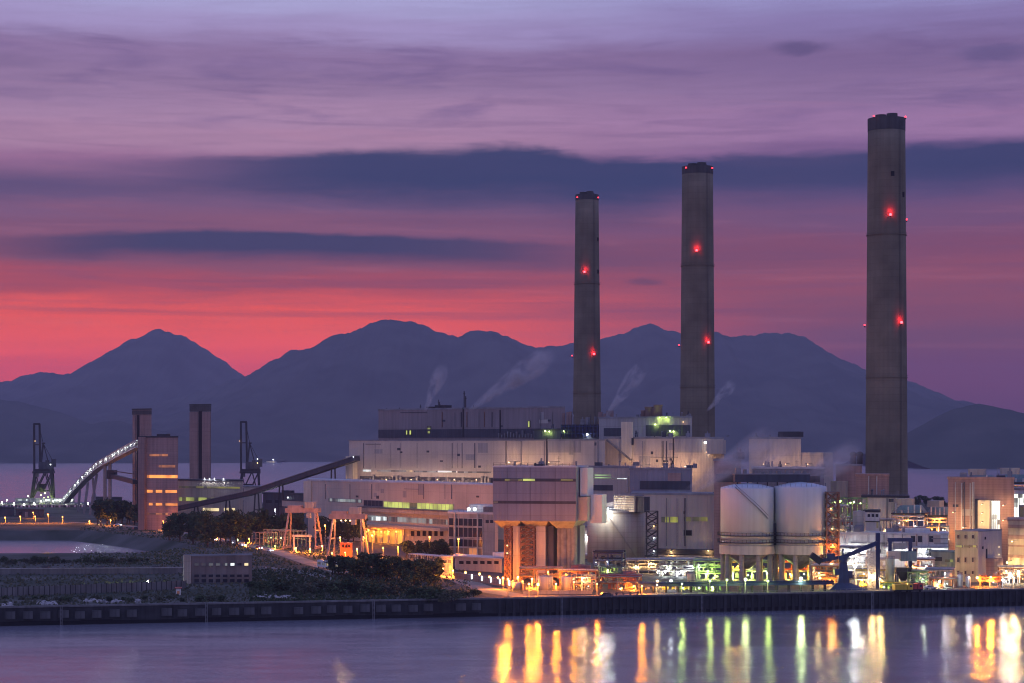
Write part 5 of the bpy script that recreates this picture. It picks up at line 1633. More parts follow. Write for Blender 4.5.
# ---------------------------------------------------------------- big grey tank with stair tower
Yt = 852.0
o = thing('storage_tank', 'big grey cylindrical storage tank lit from above, right of the silo tower', 'tank', (X(616, Yt), Yt, GZ))
rt = 28.6 / F * Yt; ht = Z(511, Yt - rt) - GZ
MB().lathe([(rt, 0), (rt, ht), (rt * .96, ht + .15), (.3, ht + 1.5)], 64).build('shell', 'tank_grey', o, True)
g = MB().lathe([(rt + .02, ht - .9), (rt + .25, ht - .9), (rt + .25, ht - .6), (rt + .02, ht - .6)], 64, caps=False)
g.build('wind_girder', 'steel_grey', o)
rl_ = MB()
for k in range(48):
    a = 2 * PI * k / 48; rl_.tube((math.cos(a) * rt * .98, math.sin(a) * rt * .98, ht), (math.cos(a) * rt * .98, math.sin(a) * rt * .98, ht + 1.1), .06, 4)
rl_.lathe([(rt * .98, ht + 1.05), (rt * .98 + .1, ht + 1.05), (rt * .98 + .1, ht + 1.15)], 48, caps=False); rl_.build('handrail', 'steel_pale', o)
sp_ = MB(); st_ = MB()
for k in range(60):
    a0 = -PI / 2 + .75 - k * .02; a1 = a0 - .02
    z = ht * .95 * (1 - k / 60)
    c = lambda a, r: (math.cos(a) * r, math.sin(a) * r)
    x0, y0 = c(a0, rt + .1); x1, y1 = c(a0, rt + 1.0)
    st_.bar((x0, y0, ht - z * 1.0), (x1, y1, ht - z), .35, .1)
st_.build('stair', 'steel_grey', o)
for px, py, mt, r in ((598, 507, 'lamp_white', .35), (603, 509.5, 'lamp_flood_small', .4), (608, 508.5, 'lamp_white', .35)):
    q = P(px, py, Yt - rt - 1.2) - Vector(o.location)
    lo = MB().bar(q + Vector((0, 0, .6)), q + Vector((0, 2.5, .6)), .2).bar(q + Vector((0, 2.5, -1.5)), q + Vector((0, 2.5, .6)), .2).build('floodlight', 'steel_grey', o)
    bulb(q, r, mt, lo, .4)
w = Wall('conveyor_house', 'cream slatted conveyor house with bright lamps on top of the big grey tank', 'conveyor house', 600, 838, 624, 832)
z0, z1 = w.z(612, 511), w.z(612, 496.5)
MB().box(w.L * .15, w.L, 9, 17, z0 - .6, z1).build('wall', 'clad_cream', w.root); MB().box(w.L * .12, w.L + .3, 8.7, 17.3, z1, z1 + .4).build('roof', 'roof_grey', w.root)
sl = MB()
for k in range(6): sl.box(w.L * .15, w.L * .98, 8.75, 9.0, z0 + (z1 - z0) * (k + .3) / 6, z0 + (z1 - z0) * (k + .55) / 6)
sl.build('louvre', 'steel_grey', w.root)
MB().bar((-5, 12, w.z(596, 506)), (w.L * .2, 12, w.z(606, 504)), 1.4, 1.6).build('bridge', 'steel_pale', w.root)
MB().box(w.L + .4, w.L + 4.2, 10, 15, z0 - .6, z1 - .3).build('hut', 'clad_dark', w.root)
for px, py in ((596.5, 511.5), (600.5, 511.2), (605, 511)):
    q = local(w.root, P(px, py - 2, 836)); lo = MB().bar(q + Vector((0, 0, .5)), q + Vector((0, 3, .5)), .2).build('floodlight', 'steel_grey', w.root); bulb(q, .4, 'lamp_warm', lo, .4)
o = thing('stair_tower', 'dark lattice stair tower standing against the right side of the big grey tank', 'tower', (X(652, 838), 838, GZ))
h = Z(511, 838) - GZ
MB().xbrace((0, 0, 0), (0, 0, h), 4.6, 4.0, 8, .3).build('lattice', 'steel_dark', o)
sm = MB()
for k in range(8):
    sm.bar((-1.9 if k % 2 else 1.9, 0, h * k / 8), (1.9 if k % 2 else -1.9, 0, h * (k + 1) / 8), 1.0, .2).box(-2.6, 2.6, -2.2, 2.2, h * (k + 1) / 8, h * (k + 1) / 8 + .12)
sm.build('stair_flight', 'steel_grey', o)
for z, mt in ((.25, 'lamp_small'), (.5, 'lamp_small'), (.72, 'lamp_small_warm')):
    bulb((.6, -2.4, h * z), .3, mt, o)
w = Wall('pump_house', 'pink fronted pump house seen through the gap between silo tower and grey tank', 'building', 578, 880, 592, 876)
pshell(w, 'clad_pink', 526, 12, 585); w.lamp(588.5, 537, 'lamp_white', .35, 1.2); w.win(580, 583, 545, 549, 'glass_dark'); w.block('ledge', 'roof_pale', 577, 592, 553, 555, -2.5, 0)

# ---------------------------------------------------------------- twin white silos
def silo(pc, hw, ytop, Y, label, stairdir):
    o = thing('silo', label, 'silo', (X(pc, Y), Y, GZ), 0, 'white silos on columns')
    r = hw / F * Y
    yf = Y - r
    zt, z1, z0 = Z(ytop, yf) - GZ, Z(546, yf) - GZ, Z(555, yf) - GZ
    MB().lathe([(r * .985, z1 + .02), (r * .985, zt - .8), (r * .97, zt - .3), (r * .5, zt + .8), (.4, zt + 1.3)], 64).build('shell', 'tank_white', o, True)
    MB().lathe([(r * .97, z0), (r * 1.03, z0 + .05), (r * 1.03, z1), (r * .97, z1 + .01)], 64).build('ring_beam', 'tank_cream', o)
    for zz in (536.5, 543.5):
        z = Z(zz, yf) - GZ
        p = MB().lathe([(r * .99, z), (r + 1.0, z), (r + 1.0, z + .18), (r * .99, z + .18)], 56, caps=False)
        for k in range(44):
            a = 2 * PI * k / 44; x, y = math.cos(a) * (r + .9), math.sin(a) * (r + .9); p.tube((x, y, z + .18), (x, y, z + 1.2), .06, 4)
        p.lathe([(r + .85, z + 1.15), (r + .98, z + 1.15), (r + .98, z + 1.28), (r + .85, z + 1.28)], 56, caps=False)
        p.build('walkway', 'steel_dark', o)
    cm = MB().tube((0, 0, 0), (0, 0, z0), .85, 14).box(-1.1, 1.1, -1.1, 1.1, 0, .5).mesh('column', 'concrete')
    for k in range(9):
        a = 2 * PI * (k + .25) / 9; obj('column', cm, o, (math.cos(a) * r * .9, math.sin(a) * r * .9, 0))
    MB().lathe([(1.0, z0 - 5.5), (r * .8, z0 - .05)], 32).build('hopper', 'steel_grey', o, True)
    st = MB(); n = 46
    for k in range(n):
        a = -PI / 2 + stairdir * (-.55 + 1.25 * k / n); z = zt - (zt - z1) * .55 * k / n
        st.bar((math.cos(a) * r, math.sin(a) * r, z), (math.cos(a) * (r + .7), math.sin(a) * (r + .7), z), .3, .06)
    for k in range(n - 1):
        for zz in (0, 1.1):
            a, a2 = (-PI / 2 + stairdir * (-.55 + 1.25 * q / n) for q in (k, k + 1)); z, z2 = (zt - (zt - z1) * .55 * q / n for q in (k, k + 1))
            st.bar((math.cos(a) * (r + .7), math.sin(a) * (r + .7), z + zz), (math.cos(a2) * (r + .7), math.sin(a2) * (r + .7), z2 + zz), .1)
    if stairdir > 0: st.build('spiral_stair', 'steel_dark', o)
    mr_ = MB()
    for k in range(30):
        a = 2 * PI * k / 30; mr_.tube((math.cos(a) * r * .95, math.sin(a) * r * .95, zt - .3), (math.cos(a) * r * .95, math.sin(a) * r * .95, zt + .9), .07, 4)
    mr_.build('handrail', 'steel_grey', o)
    return o


silo(747.2, 27, 487, 727, 'left one of two white silos on columns, with a dark spiral stair', 1)
silo(800.2, 26.6, 486, 727, 'right one of two white silos on columns, beside the rusty lattice tower', -1)
w = Wall('silo_conveyor', 'dark roof conveyor house spanning the tops of the two white silos', 'conveyor house', 735, 725, 810, 727)
z0 = w.z(772, 485.5)
MB().box(0, w.L, 0, 4, z0 + 1.2, z0 + 4.0).build('gallery', 'clad_dark', w.root); MB().box(-.2, w.L + .2, -.3, 4.3, z0 + 4.0, z0 + 4.3).build('roof', 'roof_grey', w.root)
lg = MB()
for k in range(8): lg.box(1 + k * (w.L - 2) / 7 - .2, 1 + k * (w.L - 2) / 7 + .2, .2, .6, z0 - .6, z0 + 1.2)
lg.build('support', 'steel_dark', w.root)
for k in range(9): MB().box(k * w.L / 9 + .5, k * w.L / 9 + .5 + rnd.uniform(.6, 2), 1, 3, z0 + 4.3, z0 + 4.3 + rnd.uniform(.5, 2.2)).build('roof_unit', 'steel_grey', w.root)
w.lamp(741.5, 488.5, 'lamp_green', .5, 1.2)
w.block('drive_house', 'steel_dark', 772, 783, 523, 547, -2, 5)

# ---------------------------------------------------------------- structures behind the silos
w = Wall('transfer_house', 'tall pink transfer house rising behind the two white silos', 'building', 749, 965, 801, 955)
pshell(w, 'clad_pink', 437, 22, 775); w.block('roof_dome', 'roof_dark', 777, 797, 431.5, 436.8, 3, 12)
for px in (768, 790, 812): w.lamp(px, 464, 'lamp_fill_wash', .3, 8, .3)  # added fill lamps that brighten the transfer house wall
w.block('side_wing', 'clad_pink', 801, 823, 452.5, None, .5, 20); roof_clutter(w, 31, 4, hmax=1.5)
w = Wall('screen_house', 'bluish screen house with railing lights in front of the pink transfer house', 'building', 752, 905, 824, 892)
pshell(w, 'clad_blue', 467, 20, 790, roof='roof_pale'); w.rail(w.h, 'steel_pale'); w.block('louvre_band', 'clad_dark', 766, 820, 476, 482, -.25, .1); roof_clutter(w, 33, 8, hmax=2)
w.block('orange_panel', 'clad_brown', 776, 781, 471, 478, -.4, 0)
w = Wall('coal_hopper_house', 'narrow brown hopper house with dark louvres left of the left white silo', 'building', 714, 885, 741, 880)
pshell(w, 'clad_brown', 459, 16, 728); w.block('louvre_band', 'steel_dark', 716, 740, 474, 482, -.5, .1); roof_clutter(w, 35, 6, hmax=4)
w.block('stair', 'steel_grey', 735, 739, 466, 478, -1.5, -.5)
w = Wall('vent_house', 'small dark brown vent house with two black pots left of the wide right chimney', 'building', 836, 905, 862, 900)
pshell(w, 'clad_brown', 464, 12, 850)
for px in (851.5, 858):
    u = w.u(px); MB().lathe([(1.3, w.h), (1.3, w.h + 3.6), (1.6, w.h + 3.7), (1.6, w.h + 5), (.5, w.h + 5.6)], 18, u, 3).build('vent_pot', 'chimney_cap', w.root, True)
w.block('ledge', 'clad_beige', 833, 848, 481, None, -4, 0)
w = Wall('brick_house', 'plain brown brick house with pale downpipes at the foot of the wide right chimney', 'building', 856, 868, 889, 862)
pshell(w, 'brick', 474, 16, 872, roof='brick')
for px in (868.5, 876.5): w.block('downpipe', 'steel_pale', px, px + .8, 476, 495, -.5, 0)
w = Wall('ochre_house', 'pale ochre house before the foot of the wide right chimney', 'building', 862, 850, 909, 842)
pshell(w, 'clad_cream', 495.5, 14, 885, roof='roof_dark'); w.rail(w.h, 'steel_grey'); facade_detail(w, 57, 9, 864, 905, 498, 520); roof_clutter(w, 41, 5, hmax=2.5)

# rusty lattice tower
o = thing('lattice_tower', 'tall rusty lattice tower right of the right white silo', 'tower', (X(832, 722), 722, GZ))
h = Z(492, 722) - GZ
MB().xbrace((0, 0, 0), (0, 0, h), 4.4, 4.0, 10, .3).build('lattice', 'steel_rust', o)
MB().box(-4.2, -3.2, -.6, .6, 0, h + 1).build('hoist_shaft', 'steel_rust', o)
sm = MB()
for k in range(10): sm.bar((-1.8 if k % 2 else 1.8, 0, h * k / 10), (1.8 if k % 2 else -1.8, 0, h * (k + 1) / 10), .9, .2).box(-2.5, 2.5, -2.2, 2.2, h * (k + 1) / 10, h * (k + 1) / 10 + .12)
sm.build('stair_flight', 'steel_grey', o)
for zz, mt in ((.82, 'lamp_small_warm'), (.6, 'lamp_small_warm'), (.42, 'lamp_sodium'), (.3, 'lamp_warm')):
    bulb((rnd.uniform(-1, 1), -2.6, h * zz), .32, mt, o, .4)
# bright green deck
w, h = frame_shed('steel_frame', 'steel deck with bright greenish lamps right of the rusty lattice tower', 832, 862, 499, 800, 795, 8, 6, 'steel_green')
fl = MB()
for z in (.35, .55, .75, .93): fl.box(0, w.L, 0, 8, h * z, h * z + .25)
fl.build('deck', 'steel_green', w.root)
for px, py in ((834.5, 502.5), (840, 501), (850, 503), (853.5, 502), (860, 503.5)): w.lamp(px, py, 'lamp_green', .36, -.8)
for k in range(14):
    x = rnd.uniform(.5, w.L - 2); z = h * rnd.choice((.36, .56, .76)); MB().box(x, x + rnd.uniform(.6, 2), 1, 4, z, z + rnd.uniform(.8, 2)).build('equipment', 'steel_grey', w.root)
# ================================================================ RIGHT HAND CLUSTER
def tank(px, yb, yt, hw, Y, label, mat, cat='tank', group=None, dome=.5):
    o = thing('storage_tank', label, cat, (X(px, Y), Y, GZ), 0, group)
    r = hw / F * Y; h = Z(yt, Y) - GZ
    MB().lathe([(r, 0), (r, h), (r * .97, h + .08), (.2, h + dome)], 36).build('shell', mat, o, True)
    m = MB()
    for k in range(18):
        a = 2 * PI * k / 18; m.tube((math.cos(a) * r * .95, math.sin(a) * r * .95, h), (math.cos(a) * r * .95, math.sin(a) * r * .95, h + 1.0), .05, 4)
    m.lathe([(r * .95, h + .95), (r * .95 + .08, h + .95), (r * .95 + .08, h + 1.05)], 24, caps=False).build('handrail', 'steel_grey', o)
    l = MB()
    for s in (-.25, .25): l.bar((r * .5 + s, -r * .9 - .3, 0), (r * .5 + s, -r * .9 - .3, h + 1), .07)
    k = .4
    while k < h: l.bar((r * .5 - .25, -r * .9 - .3, k), (r * .5 + .25, -r * .9 - .3, k), .06); k += .5
    l.build('ladder', 'steel_grey', o)
    return o


w = Wall('process_hall', 'tall grey hall with an orange edged corner left of the teal ducts', 'building', 864, 790, 880, 786)
pshell(w, 'clad_white', 510, 12, 872, roof='roof_dark'); w.block('corner_strip', 'paint_orange', 863.6, 865.2, 511, None, -.3, .3); w.wins(867, 879, 514, 517, 3, 'glass_dark'); w.win(876.5, 878.5, 522, 528, 'win_warm')
w.block('floor_band', 'steel_dark', 864, 880, 521, 522, -.3, 0)
tank(859, 0, 511.5, 6.2, 780, 'tall dark grey round silo just left of the orange edged hall', 'tank_grey')
w = Wall('red_shed', 'dull red clad block between the rusty lattice tower and the dark round silo', 'building', 842, 795, 853, 793)
pshell(w, 'paint_red_dull', 519.5, 8, 847); w.win(844, 851, 524, 526, 'glass_dark')
w = Wall('white_hall', 'long white lit hall in the middle of the right hand cluster', 'building', 838, 770, 948, 762)
pshell(w, 'clad_white', 532.5, 14, 893, roof='roof_pale')
w.block('canopy', 'roof_pale', 884, 948, 546, 547.6, -4, 0)
for px in (913, 920, 931): w.win(px - 2, px + 2.2, 536, 542, 'glass_dark', frame='steel_pale')
for px in (915, 929): w.win(px - 2.2, px + 2.2, 548.5, 556, 'opening', 'door')
for px in (846, 862, 890, 906, 925, 940): w.lamp(px, 549, 'lamp_white', .3, 2.0)
facade_detail(w, 61, 22, 840, 945, 534, 560, ('steel_grey', 'pipe_silver', 'steel_rust')); roof_clutter(w, 43, 14, ('steel_grey', 'pipe_silver', 'roof_grey'), 2.6)
w.block('roof_hopper', 'clad_white', 901, 930, 529, 533.0, 3, 9)
# teal duct houses
def duct_house(pL, pR, yt, Y, label, lamps):
    w = Wall('duct_house', label, 'duct', pL, Y, pR, Y - 4, group='teal duct houses on steel frames')
    u0, u1 = 0, w.L; pm = (pL + pR) / 2
    z3, z2, z1, z0 = w.z(pm, yt), w.z(pm, yt + 6.5), w.z(pm, yt + 14), w.z(pm, yt + 19.5)
    MB().frustum((w.L * .0, w.L, 0, 12), z1, (w.L * .22, w.L * .84, 2, 10), z2).build('hood', 'clad_teal', w.root)
    MB().box(w.L * .05, w.L * .6, 2, 10, z2 + .02, z3).build('penthouse', 'clad_beige', w.root)
    MB().box(-.6, w.L + .6, -1.6, 12.6, z1 - .5, z1 - .02).build('platform', 'steel_dark', w.root)
    h = MB()
    for k in range(3): h.frustum((w.L * (k + .4) / 3, w.L * (k + .6) / 3, 4, 8), z0, (w.L * k / 3 + .1, w.L * (k + 1) / 3 - .1, .2, 11.8), z1 - .52)
    h.build('hopper', 'clad_teal', w.root)
    c = MB().box(-.25, .25, -.25, .25, 0, z1 - .52).mesh('column', 'steel_grey')
    for k in range(4):
        for y in (0, 11.8): obj('column', c, w.root, (w.L * k / 3, y, 0))
    p = MB()
    for k in range(5): p.tube((w.L * (k + .5) / 5, -.8, z1 - .4), (w.L * (k + .5) / 5, -.8, z1 + rnd.uniform(1, 4)), .3, 8)
    p.tube((0, -1.2, z0 + 1), (w.L, -1.2, z0 + 1), .45, 8).tube((0, -1.0, z0 - .6), (w.L, -1.0, z0 - .6), .3, 8).build('pipework', 'pipe_silver', w.root)
    q = MB()
    for k in range(9): q.tube((w.L * k / 8, -1.5, z1), (w.L * k / 8, -1.5, z1 + 1.1), .05, 4)
    q.bar((0, -1.5, z1 + 1.1), (w.L, -1.5, z1 + 1.1), .1).build('handrail', 'steel_grey', w.root)
    for px, py, mt, r in lamps: w.lamp(px, py, mt, r, 2.4, .35)
    return w


duct_house(893, 924, 499, 830, 'left teal duct house on a steel frame, orange and white lamps under it', [(907.5, 520.5, 'lamp_sodium', .35), (916, 526.5, 'lamp_flood_small', .42), (900, 523, 'lamp_small', .3)])
duct_house(925, 947, 501, 840, 'smaller teal duct house beside the brick tower, orange lamps under it', [(936, 519.5, 'lamp_sodium', .35), (940.5, 519, 'lamp_sodium', .32), (929, 522, 'lamp_small_warm', .3)])
duct_house(966, 996, 469, 845, 'high teal duct house above the yellow lit shaft at the right', [(981.5, 492, 'lamp_sodium', .35), (989, 497.5, 'lamp_flood_small', .45), (985, 494, 'lamp_small', .3)])
duct_house(998, 1034, 468, 850, 'high teal duct house at the right edge of the picture', [(1014, 491.5, 'lamp_sodium', .35), (1020, 494, 'lamp_small', .35)])
w = Wall('brick_tower', 'tall brown brick tower with pale pipes and a yellow lit shaft at the right', 'tower', 948, 812, 1014, 800)
pshell(w, 'brick', 477, 14, 960, roof='brick')
for px in (961.5, 970): w.block('downpipe', 'steel_pale', px, px + .9, 483, None, -.6, 0)
w.block('lit_shaft', 'clad_cream', 979.5, 991, 500, None, -3, 0); w.block('shaft_edge', 'clad_dark', 975.5, 978.5, 499, None, -1, 0)
w.win(992, 1000, 501, 531, 'bay_white', 'stair_window', .5, frame='steel_pale', n=4)
facade_detail(w, 62, 8, 950, 974, 482, 530, ('steel_pale', 'steel_grey', 'clad_dark')); roof_clutter(w, 45, 6, hmax=2.5)
for py in (504, 513, 522): w.lamp(985, py, 'lamp_warm', .22, 5.5, .2)
for px, py in ((956, 512), (966, 527), (1006, 505), (1006, 520)): w.lamp(px, py, 'lamp_fill_wash', .28, 5, .45)  # added fill lamps that brighten the brick
w = Wall('lit_tower', 'glazed white lit tower at the right edge behind the banded hall', 'tower', 1013.5, 830, 1036, 825)
pshell(w, 'clad_white', 488, 12, 1020); w.win(1014.5, 1019, 494, 517, 'bay_white', 'window_strip', .4, frame='steel_pale', n=2); w.win(1020, 1034, 494, 505, 'bay_white', 'window_strip', .4, frame='steel_pale', n=4); w.win(1020, 1034, 507, 517, 'win_warm', 'window_strip', .4, frame='steel_pale', n=4)
w = Wall('banded_hall', 'banded beige and brown hall at the right edge, lit from below', 'building', 1008, 770, 1045, 760)
pshell(w, 'clad_beige', 519, 16, 1024, roof='clad_brown')
for y0, y1 in ((525, 528.5), (535, 539), (545, 547), (555, 558)): w.block('dark_band', 'clad_brown', 1008.2, 1044, y0, y1, -.35, .1, pref=1024)
w.win(1010, 1024, 568, 580, 'bay_warm', 'lit_bay', frame='steel_grey', n=5)
w.lamp(1012, 562, 'lamp_warm', .4, 4, 1.2); w.lamp(1021, 566, 'lamp_warm', .4, 4, 1.2); w.lamp(1018, 541, 'lamp_warm', .3, 5, .8)
# grey corner building
w = Wall('corner_building', 'grey green corner building with small windows and a purple grey side, near the quay', 'building', 955, 730.9, 978, 725)
w.shell('concrete_green', 530.5, 18.8, 965, roof='roof_grey', rh=.4, lip=.15, square=True)
for k in range(3):
    a = 957.3 + k * 7.4
    w.win(a, a + 2.2, 535, 538.5, 'glass_dark', frame='concrete'); w.win(a, a + 1.8, 557.5, 562, 'glass_dark', frame='concrete'); w.win(a, a + 1.8, 571, 574, 'glass_dark', frame='concrete')
    w.win(956.3 + k * 7.2, 962 + k * 7.2, 545.3, 547.3, 'win_lime', frame='concrete')
for d, z0, z1, mt in ((5, 15.4, 16.4, 'glass_dark'), (6, 8, 12, 'glass_dark'), (16, 12, 12.5, 'win_warm'), (16, 9.2, 9.7, 'win_warm'), (16, 6, 6.6, 'win_warm'), (3, 12, 13, 'glass_dark')):
    MB().box(w.L - .05, w.L + .1, d, d + 1.2, z0, z1).build('window', mt, w.root)
MB().box(w.L, w.L + 3.5, 6, 13, 0, 8.5).build('lean_to', 'clad_brown', w.root)
MB().box(w.L - .05, w.L + .06, .1, 18.7, 0.1, w.h - .5).build('side_cladding', 'clad_mauve', w.root)
w = Wall('green_kiosk', 'low green control house left of the grey corner building', 'building', 931, 742, 955, 738)
w.shell('clad_green', 551, 8, 943, roof='clad_teal', rh=.5); w.win(945, 953, 559.5, 562, 'win_lime', 'lit_strip'); w.win(934, 942, 557, 561, 'glass_dark')
# blue portal
o = thing('portal_frame', 'blue portal frame carrying a teal and a pink box, right of the loading crane', 'frame', (X(900, 712), 712, GZ))
k_ = 712 / F
def lx(px): return (px - 900) * k_
def lz(py): return Z(py, 712) - GZ
for a, c in ((888, 891.5), (908.5, 912)): MB().box(lx(a), lx(c), -.7, .7, 0, lz(541.5)).build('post', 'steel_blue', o)
MB().box(lx(887.5), lx(912.5), -.75, .75, lz(541.5), lz(538)).build('beam', 'steel_blue', o)
MB().box(lx(899), lx(914.5), -4, -.8, lz(560.5), lz(551)).build('carriage', 'clad_teal', o); MB().box(lx(886), lx(898.8), -3.5, -.8, lz(558.5), lz(551)).build('cabin', 'clad_pink', o)
MB().box(lx(893), lx(907), .8, 3, lz(549.5), lz(543.5)).build('rear_box', 'steel_pale', o); MB().box(lx(913), lx(915), -3, -1, lz(551), lz(548.5)).build('vent', 'steel_blue', o)
tank(890, 0, 559, 4.6, 706, 'pale green upright tank at the left foot of the blue portal frame', 'tank_green')
o = thing('feed_hopper', 'dark feed hopper beneath the teal box of the blue portal', 'hopper', (X(903, 706), 706, GZ))
MB().frustum((-.8, .8, -.8, .8), 2.0, (-2.6, 2.6, -2, 2), 5.2).box(-2.6, 2.6, -2, 2, 5.22, 6.6).build('bin', 'steel_dark', o)
c = MB().box(-.15, .15, -.15, .15, 0, 5.2).mesh('leg', 'steel_dark')
for x in (-2.4, 2.4):
    for y in (-1.8, 1.8): obj('leg', c, o, (x, y, 0))
# blue loading crane
Yc = 689.0
o = thing('loading_crane', 'blue loading crane with slanting boom on the quay right of the white silos', 'crane', (X(843, Yc), Yc, GZ))
def cx(px): return (px - 843) * Yc / F
def cz(py): return Z(py, Yc) - GZ
MB().frustum((cx(828), cx(868), -3, 3), 0, (cx(836), cx(850), -1.4, 1.4), 2.4).build('base', 'steel_blue', o)
MB().frustum((cx(837.5), cx(849), -1.4, 1.4), 2.42, (cx(839.5), cx(846.5), -1, 1), cz(562)).build('pedestal', 'steel_blue', o)
MB().box(cx(834), cx(840), -1.3, 1.3, cz(575), cz(569)).box(cx(847), cx(852), -1.2, 1.2, cz(578), cz(571)).build('winch', 'steel_blue', o)
MB().lathe([(1.5, cz(562)), (1.5, cz(560)), (1.0, cz(558))], 20).box(cx(838), cx(847), -1.3, 1.3, cz(560), cz(556)).build('turret', 'steel_blue', o)
bm = MB().bar((cx(818), 0, cz(561)), (cx(845), 0, cz(556.5)), .9, 1.1).bar((cx(843), 0, cz(557)), (cx(878), 0, cz(543)), .8, 1.3).bar((cx(846), 0, cz(554)), (cx(876), 0, cz(541.5)), .3)
bm.build('boom', 'steel_blue', o)
cw = MB().bar((cx(811), 0, cz(555)), (cx(821), 0, cz(562)), 2.4, 2.2); cw.build('counterweight', 'steel_dark', o)
MB().box(cx(826.5), cx(834.5), -1, 1, cz(559), cz(553.5)).build('cab', 'steel_blue', o)
MB().bar((cx(843), 0, cz(556)), (cx(843), 0, cz(549)), .5).bar((cx(843), 0, cz(549.5)), (cx(820), 0, cz(559)), .14).bar((cx(843), 0, cz(549.5)), (cx(872), 0, cz(544)), .14).build('stay', 'steel_blue', o)
o = thing('mooring_tower', 'slim blue post with a pale lattice foot at the tip of the loading crane boom', 'tower', (X(876, 692), 692, GZ))
MB().box(-.1, 1.3, -.6, .6, 0, Z(533, 692) - GZ).build('post', 'steel_blue', o)
MB().xbrace((-1.6, 0, 0), (-1.6, 0, Z(551, 692) - GZ), 2.2, 2.2, 7, .2).build('lattice', 'steel_pale', o)
bulb((-1.6, -1.6, 5), .3, 'lamp_warm', o)
# blue pipe trestle along the quay under the silos
w = Wall('pipe_trestle', 'long blue pipe trestle running along the quay below the white silos', 'pipeline', 638, 671, 834, 682)
z0 = w.z(735, 585.8)
MB().box(0, w.L, 0, 1.6, z0, z0 + .8).build('beam', 'steel_blue', w.root)
pp = MB()
for k, r in ((.3, .25), (.8, .32), (1.3, .22)): pp.tube((0, k, z0 + .85 + r), (w.L, k, z0 + .85 + r), r, 8)
pp.build('pipe', 'steel_blue', w.root)
c = MB().box(-.2, .2, -.2, .2, 0, z0).mesh('post', 'steel_dark')
for k in range(16):
    for y in (.2, 1.4): obj('post', c, w.root, (w.L * (k + .3) / 16, y, 0))
w.rail(z0 + .8, 'steel_blue', -.1)
w = Wall('quay_railing', 'thin grey railing along the quay edge below the right hand cluster', 'railing', 606, 653, 1040, 697)
n = 80; m = MB().box(-.05, .05, -.05, .05, 0, 1.1).mesh('post', 'steel_grey')
for k in range(n + 1): obj('post', m, w.root, (w.L * k / n, 0, 0))
MB().box(0, w.L, -.05, .05, 1.1, 1.2).box(0, w.L, -.04, .04, .55, .63).build('rail', 'steel_grey', w.root)


# process plant: racks and skids, each a thing of its own
def rack(p0, p1, yt, Y, depth, levels, seed, label, mats=('steel_grey', 'pipe_silver', 'steel_green'), lamps=(), name='pipe_rack'):
    r = random.Random(seed)
    w = Wall(name, label, 'pipe rack', p0, Y, p1, Y - 2)
    h = w.z((p0 + p1) / 2, yt); n = max(2, int(w.L / 4.5))
    c = MB().box(-.2, .2, -.2, .2, 0, h).mesh('column', mats[0])
    for k in range(n + 1):
        for y in (0, depth): obj('column', c, w.root, (w.L * k / n, y, 0))
    b = MB(); d = MB(); pipes = (MB(), MB()); rl = MB()
    for l in range(levels):
        z = h * (l + 1) / levels
        for y in (0, depth): b.box(-.2, w.L + .2, y - .14, y + .14, z - .35, z)
        for k in range(n + 1): b.box(w.L * k / n - .12, w.L * k / n + .12, .2, depth - .2, z - .3, z - .02)
        if r.random() < .6: d.box(0, w.L, -.6, depth * .7, z, z + .1)
        for k in range(r.randint(2, 4)):
            y = r.uniform(-.3, depth); rr = r.uniform(.12, .38); MB().tube((-.5, y, z + rr + .12), (w.L + .5, y, z + rr + .12), rr, 8).build('pipe', mats[1 + k % 2], w.root)
        for k in range(n * 2 + 1): rl.box(w.L * k / (2 * n) - .04, w.L * k / (2 * n) + .04, -.62, -.54, z, z + 1.1)
        rl.box(0, w.L, -.62, -.54, z + 1.05, z + 1.12)
        zb = h * l / levels
        for k in range(int(w.L / 2.2)):
            x = r.uniform(.4, w.L - 1.8); s = r.uniform(.5, 1.6); hh = min(h / levels * .8, r.uniform(.7, 3.0)); y = r.uniform(.2, max(.4, depth - 2)); e = MB()
            q = r.random()
            if q < .4: e.lathe([(s * .1, zb + .1), (s * .45, zb + .2), (s * .45, zb + hh), (s * .2, zb + hh + .2)], 12, x, y).build('vessel', mats[1 + k % 2], w.root)
            elif q < .65: e.tube((x, y, zb + .9), (x + s * 1.6, y, zb + .9), .5, 10).box(x + .2, x + .5, y - .3, y + .3, zb, zb + .6).build('drum', mats[1 + k % 2], w.root)
            else: e.box(x, x + s, y, y + s * .7, zb + .1, zb + hh).box(x + s * .2, x + s * .8, y + .1, y + s * .5, zb + hh, zb + hh + .3).build('pump_skid', mats[1 + k % 2], w.root)
    for k in range(int(w.L / 3)):
        x = r.uniform(0, w.L); rr = r.uniform(.1, .25); MB().tube((x, -.3, 0), (x, -.3, h * r.uniform(.4, 1.1)), rr, 8).build('pipe', mats[1 + k % 2], w.root)
    b.build('beam', mats[0], w.root); rl.build('handrail', mats[0], w.root)
    if d.v: d.build('deck', 'steel_grey', w.root)
    for px, py, mt, rr in lamps: w.lamp(px, py, mt, rr, .9, .3 if 'flood' in mt or mt == 'lamp_white' else 1.8 if mt == 'lamp_green' and Y > 735 else .8)
    for k in range(int(w.L / 5)):
        w.lamp(p0 + (p1 - p0) * r.uniform(.05, .95), yt + 3 + r.uniform(0, 18), r.choice(('lamp_small', 'lamp_small_warm', 'lamp_small_warm', 'lamp_jetty')), r.uniform(.14, .26), .9, .8)
    return w


